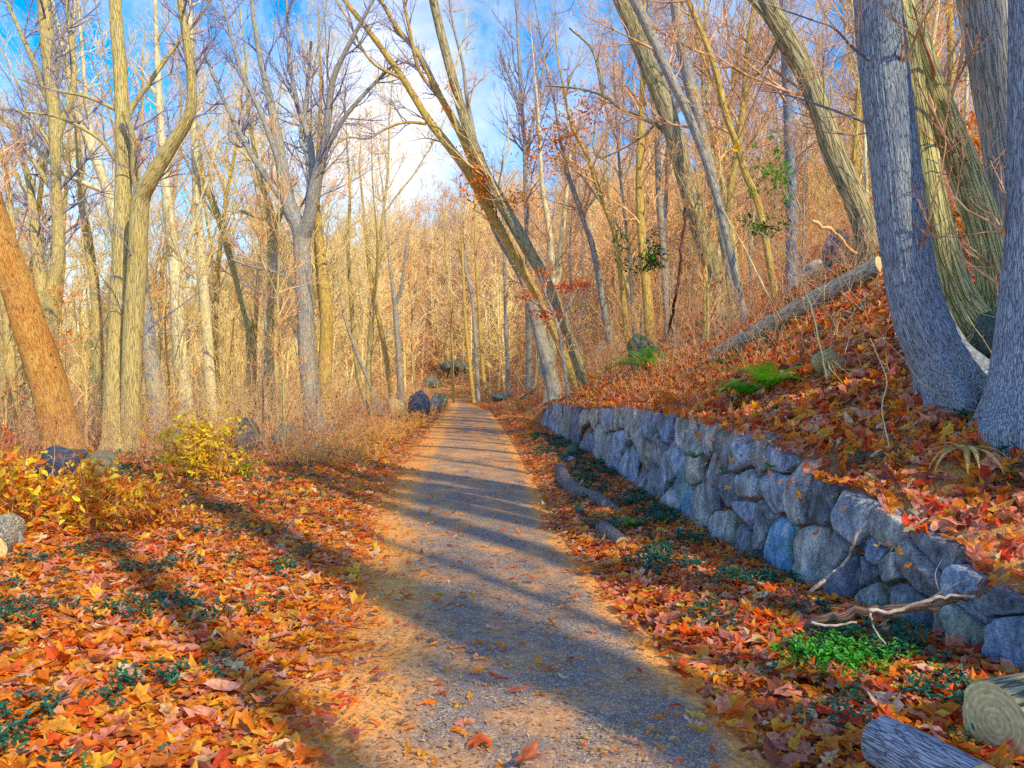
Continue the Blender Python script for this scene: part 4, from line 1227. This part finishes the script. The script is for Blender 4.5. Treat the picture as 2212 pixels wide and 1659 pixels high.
def template(seed, Ht, r, mat, tmat, lean=.06, nb=34, rmin=.007, low=.25, Lb=3.0):
    R = np.random.default_rng(seed)
    pts = [np.array([0, 0, -.4])]; d = unit(np.array([R.normal(0, lean), R.normal(0, lean), 1.]))
    nseg = 12
    for k in range(nseg):
        d = unit(d + R.normal(0, .045, 3) + np.array([0, 0, .03])); pts.append(pts[-1] + d * Ht / nseg)
    pts = np.array(pts); rad = r * (1 - np.linspace(0, 1, len(pts)) ** 1.2 * .88)
    P = catmull(pts, 3)
    rr = np.interp(np.linspace(0, 1, len(P)), np.linspace(0, 1, len(pts)), rad)
    T = Tubes(); T.add(P, rr, 9, rough=.03, flare=(.3, .3, 4), seed=seed)
    B = Tubes()
    # one or two heavy forks
    for k in range(2):
        i = R.integers(4, 8)
        s = unit(np.array([R.normal(), R.normal(), 0]))
        lp = [pts[i]]; dd = unit(s * .55 + np.array([0, 0, 1.]))
        for j in range(7):
            dd = unit(dd + R.normal(0, .08, 3) + np.array([0, 0, .06])); lp.append(lp[-1] + dd * Ht * .07)
        lp = np.array(lp); lr = np.linspace(rad[i] * .62, rad[i] * .12, len(lp))
        T.add(lp, lr, 7)
        spray(B, lp, lr, R, 8, Lb * .7, .15, 3, .35, rmin)
    spray(B, pts, rad, R, nb, Lb, low, 3, .35, rmin, kids=(7, 6, 5))
    t = T.build("trunk", mat, None); b = B.build("branches", tmat, None)
    for o in (t, b): col.objects.unlink(o)
    return t, b


def plant(tm, X, Y, rz, sc, label, group, name="bare_tree", cat="tree", hs=1.0):
    root = thing(name, label, cat, (X, Y, float(H(X, Y))), group)
    root.rotation_euler = (0, 0, rz); root.scale = (sc, sc, sc * hs)
    for o in tm:
        c = o.copy(); col.objects.link(c); c.parent = root
    return root


LT = [template(200, 16, .13, "bark_olive", "twig_tan"), template(201, 18, .15, "bark_gold", "twig_gold"), template(202, 15, .10, "bark_pale", "twig_gold"),
      template(203, 17, .12, "bark_olive", "twig_orange"), template(204, 13, .08, "bark_gold", "twig_gold", .14)]
RT = [template(210, 17, .13, "bark_grey", "twig_brown"), template(211, 16, .11, "bark_yellow", "twig_orange"), template(212, 18, .15, "bark_gold", "twig_brown", .1),
      template(213, 14, .09, "bark_grey", "twig_orange", .14), template(214, 15, .10, "bark_pale", "twig_brown")]
SP = [template(220, 6.5, .035, "bark_gold", "twig_gold", .12, 16, .004, .1, 1.2), template(221, 5.5, .03, "bark_grey", "twig_brown", .15, 16, .004, .1, 1.1),
      template(222, 7.5, .045, "bark_olive", "twig_orange", .1, 18, .004, .1, 1.3)]
R = np.random.default_rng(99)
placed = []


def try_place(n, fx, y0, y1, mind, tms, label, group, s0, s1, name="bare_tree", power=1.0, cat="tree"):
    k = 0; tries = 0
    while k < n and tries < n * 40:
        tries += 1
        Y = y0 + (y1 - y0) * R.uniform(0, 1) ** power
        X = fx(Y)
        if abs(X) > Y * .85 + 3: continue
        if any((X - a) ** 2 + (Y - b) ** 2 < mind ** 2 for a, b in placed): continue
        placed.append((X, Y))
        tm = tms[R.integers(len(tms))]
        lab = label(X, Y) if callable(label) else label
        plant(tm, float(X), float(Y), R.uniform(0, 6.28), R.uniform(s0, s1), lab, group, name, cat, R.uniform(.9, 1.1))
        k += 1


try_place(46, lambda Y: pl(Y) - 2.0 - R.uniform(0, 1) * (Y * .62), 26, 62, 1.5, LT, "bare yellowish tree among the crowded trunks left of the path", "bare trees of the left woods", .75, 1.1)
try_place(58, lambda Y: pr(Y) + 4 + R.uniform(0, 1) * (Y * .72), 17, 62, 1.3, RT, "bare brownish tree among the crowded trunks on the right slope", "bare trees of the right slope woods", .65, 1.05)
try_place(70, lambda Y: R.uniform(-.72, .62) * Y, 78, 118, 1.8, LT + RT, "small looking bare tree on the far slope beyond the bend", "bare trees on the far slope", .75, 1.1)
try_place(36, lambda Y: pl(Y) - 1.2 - R.uniform(0, 1) * (Y * .6), 16, 48, .8, SP, "thin sapling in the underwood left of the path", "saplings left of the path", .6, 1.1, "sapling", cat="sapling")
try_place(40, lambda Y: xw(Y) + 2.0 + R.uniform(0, 1) * (Y * .55), 11, 48, .7, SP, "thin sapling in the brush on the right slope", "saplings on the right slope", .5, 1.0, "sapling", cat="sapling")

# the far wood reads as masses of bare crowns
R = np.random.default_rng(77)
for wi, (mt, cnt, ya, yb, aa, ab, lab) in enumerate([
        ("twig_orange", 560, 84, 185, -.4, .68, "distant orange brown bare wood covering the far hill"),
        ("twig_gold", 420, 66, 150, -.75, .0, "distant golden bare wood behind the left trees"),
        ("twig_brown", 380, 70, 150, -.15, .68, "distant brown bare wood high on the right slope"),
        ("twig_orange", 520, 48, 100, .12, .72, "orange brown bare wood filling the upper right slope"),
        ("twig_tan", 300, 80, 170, -.5, .4, "distant pale bare wood mixed through the far hill")]):
    B = Tubes()
    for k in range(cnt):
        Y = R.uniform(ya, yb); X = R.uniform(aa, ab) * Y
        if pl(Y) - 3 < X < pr(Y) + 3 and Y < 84: continue
        z = float(H(X, Y)); h = R.uniform(6, 14)
        p0 = np.array([X, Y, z - .5])
        d = unit(np.array([R.normal(0, .08), 0, 1]))
        B.add(np.array([p0, p0 + d * h * .5 + R.normal(0, .15, 3), p0 + d * h]), [R.uniform(.07, .17), .09, .03], 4)
        for j in range(15):
            t = R.uniform(.12, 1); q = p0 + d * h * t
            dd = unit(np.array([R.normal(0, .6), R.normal(0, .4), .75]))
            L_ = R.uniform(1.4, 3.2)
            e = q + dd * L_
            B.add(np.array([q, q + dd * L_ * .5 + R.normal(0, .15, 3), e]), [.045, .035, .018], 3)
            for m in range(6):
                s_ = q + dd * L_ * R.uniform(.2, 1)
                B.add(np.array([s_, s_ + unit(np.array([R.normal(0, .8), R.normal(0, .4), .6])) * R.uniform(.6, 1.5)]), [.03, .018], 3)
    tag(B.build("far_wood", mt, None), lab, "wood", kind="stuff")


# ------------------------------------------------------------------ underwood brush: dense thin stems (uncountable)
def brush(name, label, n, fx, y0, y1, mat, seed, h0, h1, lcol=None, thr=-1, r0=.0035, lp=.3, keep=None):
    R = np.random.default_rng(seed)
    T = Tubes(); LP = []; LC = []
    Y = y0 * (y1 / y0) ** R.uniform(0, 1, n)
    X = np.array([fx(y, R) for y in Y])
    cl = clumps(X, Y, .5, seed)
    for x, y, c in zip(X, Y, cl):
        if c < thr: continue
        z = float(H(x, y)); h = R.uniform(h0, h1) * (1 + c)
        r = max(r0, y * .00022)
        d = unit(np.array([R.normal(0, .35), R.normal(0, .35), 1.]))
        p_ = np.array([x, y, z - .05]); P = [p_]
        for k in range(5):
            d = unit(d + R.normal(0, .16, 3) - np.array([0, 0, .04])); P.append(P[-1] + d * h / 5)
        P = np.array(P)
        T.add(P, np.linspace(r, r * .5, 6), 3)
        for k in range(R.integers(2, 6)):
            i = R.integers(1, 5); dd = unit(np.array([R.normal(0, 1), R.normal(0, 1), R.uniform(-.1, .9)]))
            L_ = h * R.uniform(.12, .4)
            m = P[i] + dd * L_ * .5 + R.normal(0, L_ * .12, 3)
            e = m + unit(dd + R.normal(0, .4, 3)) * L_ * .5
            T.add(np.array([P[i], m, e]), [r * .6, r * .5, r * .35], 3)
            if lcol is not None and R.uniform() < lp: LP.append(e); LC.append(lcol[R.integers(len(lcol))])
            if lcol is not None and R.uniform() < lp: LP.append(m); LC.append(lcol[R.integers(len(lcol))])
    o = T.build(name, mat, None)
    tag(o, label, "underbrush", kind="stuff")
    if LP:
        LV = Leaves(); LP = np.array(LP); LC = np.array(LC)
        n2 = len(LP)
        LV.add(LP, R.normal(0, 1, (n2, 3)) + [0, 0, .6], R.uniform(.04, .09, n2) * np.interp(LP[:, 1], [5, 15, 50], [1, 1.3, 2.2]), np.clip(LC * R.uniform(.7, 1.3, (n2, 1)), 0, 1), 1, R, .3)
        LV.build("clinging_leaves", "leaf", o)


Yq = (.88, .55, .12)
brush("underbrush", "tangled golden brown thicket of bare stems in the left woods", 3000, lambda y, R: pl(y) - .9 - R.uniform(0, 1) * (1 + y * .62), 13, 62, "twig_brown", 301, .6, 2.0, [YEL, ORG, (.7, .45, .1)], lp=.12)
brush("underbrush", "low yellow dry growth along the left edge of the path", 1700, lambda y, R: pl(y) - .45 - R.uniform(0, 1) * 1.7, 14, 62, "twig_orange", 302, .2, .6, [YEL, (.85, .5, .08), (.8, .35, .04)], lp=.6)
brush("underbrush", "reddish brown bramble stems on the slope right of the path", 3800, lambda y, R: xw(y) + 1.0 + R.uniform(0, 1) * (.8 + y * .6), 9.5, 60, "twig_brown", 303, .4, 1.4, [ORG, RED, (.5, .2, .1)], lp=.10)
brush("underbrush", "short orange stems and leaves along the top of the wall", 900, lambda y, R: xw(y) + .2 + R.uniform(0, 1) * 1.1, 8.5, 27, "twig_orange", 304, .15, .5, [ORG, (.85, .35, .04), RED], lp=.55)
brush("underbrush", "brown brush closing the view beyond the bend of the path", 3200, lambda y, R: R.uniform(-.5, .5) * y, 77, 120, "twig_orange", 305, 1.2, 3.4, [ORG, (.75, .4, .1), Yq], lp=.35, r0=.02)
brush("underbrush", "tall reddish brush filling the slope woods on the right", 2600, lambda y, R: pr(y) + 2.5 + R.uniform(0, 1) * (y * .62), 20, 80, "twig_orange", 307, 1.2, 3.0, [ORG, Yq, (.7, .3, .1)], lp=.22)
brush("underbrush", "tall golden brush filling the left woods", 2200, lambda y, R: pl(y) - 2.5 - R.uniform(0, 1) * (y * .66), 20, 80, "twig_gold", 308, 1.2, 3.2, [ORG, Yq], lp=.15)
brush("underbrush", "sparse thin stems rising from the leaves on the near slope", 130, lambda y, R: xw(y) + .8 + R.uniform(0, 1) * 2.4, 5.2, 10, "twig_tan", 306, .3, .9)


# ------------------------------------------------------------------ shrubs with leaves
def shrub(label, x, y, w, h, n, ls, cols, seed, name="leafy_shrub", depth=None, kind=1, stemmat="twig_brown", flat=1.0):
    P = hit(x, y) if depth is None else W(x, y, depth)
    if depth is not None: P[2] = max(float(H(P[0], P[1])), P[2]) if depth < 9 else P[2]
    s = P[1] / F; w, h = w * s, h * s
    R = np.random.default_rng(seed)
    t = thing(name, label, "shrub", P)
    T = Tubes(); tips = []
    ns = max(8, n // 30)
    for k in range(ns):
        d = unit(np.array([R.normal(0, .55 * w / h), R.normal(0, .55 * w / h) * .6, 1.]))
        p_ = np.array([R.normal(0, w * .12), R.normal(0, w * .1), 0]); L_ = h * R.uniform(.6, 1.1); seg = [p_]
        for j in range(5):
            d = unit(d + R.normal(0, .18, 3)); seg.append(seg[-1] + d * L_ / 5)
        seg = np.array(seg); r = max(.003, P[1] * .0002)
        T.add(seg, np.linspace(r * 1.4, r * .6, 6), 4)
        tips.append(seg)
        for j in range(3):
            i = R.integers(1, 5); dd = unit(R.normal(0, 1, 3) + [0, 0, .3])
            sg = np.array([seg[i], seg[i] + dd * L_ * .18, seg[i] + dd * L_ * .3 + R.normal(0, .02, 3)])
            T.add(sg, [r * .8, r * .6, r * .4], 3); tips.append(sg)
    T.build("stems", stemmat, t)
    LV = Leaves()
    pos = []
    for k in range(n):
        sg = tips[R.integers(len(tips))]; u = R.uniform(.35, 1) * (len(sg) - 1); i = min(int(u), len(sg) - 2)
        pos.append(sg[i] + (sg[i + 1] - sg[i]) * (u - i) + R.normal(0, ls * .5, 3))
    cols = np.array(cols)
    c = np.clip(cols[R.integers(len(cols), size=n)] * R.uniform(.7, 1.25, (n, 1)), 0, 1)
    LV.add(np.array(pos), R.normal(0, 1, (n, 3)) * .7 + [0, -.3, .8], R.uniform(.7, 1.3, n) * ls, c, kind, R, .3)
    LV.build("leaves", "leaf", t)
    return t


Yl = (.98, .78, .05); Yo = (.85, .42, .03); Gb = (.12, .40, .02); Gd = (.03, .14, .05)
shrub("bright yellow leafy bush in the middle of the left bank", 428, 1040, 120, 165, 1500, .10, [Yl, Yl, Yo], 1)
shrub("low orange yellow shrub at the left edge with upright oval leaves", 60, 1140, 190, 200, 800, .11, [Yo, Yl, ORG], 2)
shrub("orange shrub spreading in front of the big blue black boulder", 215, 1150, 190, 170, 800, .10, [Yo, ORG, Yl], 3)
shrub("brown orange drooping shrub right of the others on the left bank", 335, 1150, 150, 130, 600, .08, [(.55, .22, .04), ORG, Yo], 4)
shrub("small yellow bush behind the bright yellow one toward the path", 540, 1035, 90, 70, 300, .07, [Yl, Yo, Gb], 5)
shrub("yellow brown shrub around the foot of the big forked tree", 740, 925, 120, 80, 420, .09, [Yo, (.6, .4, .08)], 6)
shrub("red leaved shrub beneath the orange leaning trunk", 30, 990, 90, 90, 200, .10, [RED, ORG], 7)
shrub("dark green laurel with glossy leaves left of the furrowed leaning trunk", 1400, 590, 120, 90, 420, .12, [Gd, Gb, Gd], 8, "laurel_shrub", depth=19)
shrub("bright green laurel sprays hanging in the twigs under the broad pale trunk", 1700, 430, 130, 130, 260, .075, [Gb, (.18, .5, .03)], 9, "laurel_shrub", depth=10.5, kind=1)
shrub("small green laurel left of the broad pale trunk, lower sprays", 1660, 520, 100, 80, 160, .08, [Gb, Gd], 10, "laurel_shrub", depth=11)
shrub("green mound of leaves at the foot of the furrowed leaning trunk", 1518, 715, 34, 30, 120, .08, [Gd, Gb], 11, "laurel_shrub")
shrub("orange leaved twigs hanging over the top of the wall", 1460, 912, 110, 50, 220, .075, [ORG, Yo, (.8, .3, .06)], 12)
shrub("orange leafy sprig at the foot of the yellow leaning trunk", 1285, 850, 80, 50, 200, .10, [ORG, Yo], 13)
shrub("orange leaves caught above the mossy boulder", 1300, 745, 70, 60, 160, .10, [ORG, (.7, .3, .08)], 14)
shrub("pinkish orange low growth along the right of the far path", 1130, 890, 100, 40, 260, .13, [ORG, Yo, (.6, .3, .1)], 15)
shrub("yellow low growth at the left of the far bend", 930, 880, 80, 34, 200, .14, [Yo, Yl], 16)
shrub("orange beech sprays between the slanting trunk and the right edge", 2110, 330, 80, 60, 140, .08, [ORG, Yo], 17, depth=9.6)
shrub("dark green plant under the near end of the slope log", 1545, 735, 40, 30, 100, .06, [Gd, Gb], 18, "laurel_shrub")


def fern(label, x, y, size, nf, colr, seed, spread=1.0, dried=False, depth=None, name="fern"):
    P = hit(x, y) if depth is None else W(x, y, depth)
    if depth is None: P[2] += .07; size *= 1.35; nf += 2
    R = np.random.default_rng(seed)
    L_ = size * P[1] / F
    t = thing(name, label, "fern", P)
    for k in range(nf):
        a = k * 6.28 / nf + R.uniform(-.3, .3)
        d = np.array([math.cos(a) * spread, math.sin(a) * spread * .8, R.uniform(.8, 1.7)]); d = unit(d)
        seg = [np.array([0, 0, 0.])]
        for j in range(9):
            d = unit(d - np.array([0, 0, .17 if not dried else .26])); seg.append(seg[-1] + d * L_ / 9)
        seg = np.array(seg)
        V = []; Fc = []
        side = unit(np.cross(seg[-1] - seg[0], [0, 0, 1.]))
        C = catmull(seg, 3); m = len(C)
        for i in range(1, m - 1):
            u = i / m; ln = L_ * .26 * math.sin(math.pi * min(1, u * .85 + .15)) ** .8 * (1 - u * .5)
            if dried: ln *= .35
            tg = unit(C[i + 1] - C[i])
            for sgn in (-1, 1):
                e = C[i] + side * sgn * ln + tg * ln * .35 - np.array([0, 0, ln * .15])
                hw = tg * L_ / m * .42
                b = len(V)
                V += [C[i] - hw, C[i] + hw, C[i] * .4 + e * .6 + hw * .8, e, C[i] * .4 + e * .6 - hw * .8]
                Fc.append([b, b + 1, b + 2, b + 3, b + 4])
        for i in range(m - 1):
            b = len(V); w_ = side * .003
            V += [C[i] - w_, C[i] + w_, C[i + 1] + w_, C[i + 1] - w_, (C[i] + C[i + 1]) / 2 + w_]
            Fc.append([b, b + 1, b + 4, b + 2, b + 3])
        V = np.array(V); cc = np.tile(np.array(colr) * R.uniform(.75, 1.2), (len(V), 1))
        mk("frond", V, [np.array(Fc)], "leaf", t, smooth=False, col_attr=np.clip(cc, 0, 1))
    return t


Gf = (.10, .36, .02)
fern("bright green fern drooping by the mossy boulder above the wall", 1410, 812, 95, 10, Gf, 1)
fern("yellow green fern with tall fronds in the orange leaves on the slope", 1660, 850, 85, 9, (.35, .75, .03), 2)
fern("darker fern fan just left of the yellow green one", 1610, 868, 72, 8, (.16, .55, .03), 3)
fern("dried straw coloured fern arching over the leaves near the right edge", 2085, 1000, 85, 12, (.75, .58, .22), 4, 1.4, True)
fern("small green fern hanging from a joint in the wall face", 1500, 990, 40, 6, (.06, .26, .04), 5, depth=float(wall_px(1500, 990)[0]) - .12)
fern("glossy green strap leaved fern on top of the wall", 1665, 1010, 36, 7, (.08, .38, .04), 6, depth=6.15)
fern("tiny green fern sprouting at the foot of the very thick trunk", 2060, 852, 26, 5, (.3, .4, .03), 7, depth=5.6)
fern("small fern under the lower end of the slope log", 1565, 800, 36, 6, (.10, .30, .05), 8)
fern("green sprig by the short broken log piece on the verge", 1362, 1150, 26, 6, (.2, .45, .05), 9)

# ------------------------------------------------------------------ light and sky
w = bpy.data.worlds.new("World"); scene.world = w; w.use_nodes = True
nt = w.node_tree
bg = nt.nodes["Background"]
sky = nt.nodes.new("ShaderNodeTexSky"); sky.sky_type = 'NISHITA'; sky.sun_disc = False
sky.sun_elevation = SUN_EL
saz = math.atan2(SUN_AZ[0], SUN_AZ[1])       # clockwise from +Y
sky.sun_rotation = saz
sky.air_density = 1.0; sky.dust_density = .3; sky.ozone_density = 2.0
tc = nt.nodes.new("ShaderNodeTexCoord")
hs = nt.nodes.new("ShaderNodeHueSaturation"); hs.inputs["Saturation"].default_value = 1.55; hs.inputs["Value"].default_value = 2.0; hs.inputs["Hue"].default_value = .498
nt.links.new(sky.outputs[0], hs.inputs["Color"])
nz = noise_tex(nt, tc.outputs["Generated"], 5.5, 9, .66, .4)
dp = nt.nodes.new("ShaderNodeVectorMath"); dp.operation = 'DOT_PRODUCT'
nt.links.new(tc.outputs["Generated"], dp.inputs[0])
v = unit(np.array([-.17, 1.0, .33])); dp.inputs[1].default_value = tuple(v)
pw = nt.nodes.new("ShaderNodeMath"); pw.operation = 'POWER'; pw.inputs[1].default_value = 110
nt.links.new(dp.outputs["Value"], pw.inputs[0])
ad = nt.nodes.new("ShaderNodeMath"); ad.operation = 'MULTIPLY_ADD'; ad.inputs[1].default_value = .36
nt.links.new(pw.outputs[0], ad.inputs[0]); nt.links.new(nz, ad.inputs[2])
cf = ramp(nt, ad.outputs[0], [(.42, (0, 0, 0)), (.84, (1, 1, 1))])
mxc = mixc(nt, cf, hs.outputs[0], (8, 7.9, 8.2))
nt.links.new(mxc, bg.inputs[0])
bg.inputs[1].default_value = .15
sd = bpy.data.lights.new("sun", 'SUN'); sd.energy = 5.0; sd.angle = math.radians(.5); sd.color = (1.0, .81, .46)
so = bpy.data.objects.new("sun", sd); col.objects.link(so)
tosun = Vector((SUN_AZ[0] * math.cos(SUN_EL), SUN_AZ[1] * math.cos(SUN_EL), math.sin(SUN_EL)))
so.rotation_euler = tosun.to_track_quat('Z', 'Y').to_euler()
so.location = (10, -10, 30)

scene.view_settings.view_transform = 'Standard'
scene.view_settings.look = 'None'
scene.view_settings.exposure = 0
scene.view_settings.gamma = 1
scene.cycles.max_bounces = 6
scene.cycles.volume_bounces = 0
scene.cycles.use_adaptive_sampling = True
scene.cycles.use_denoising = False
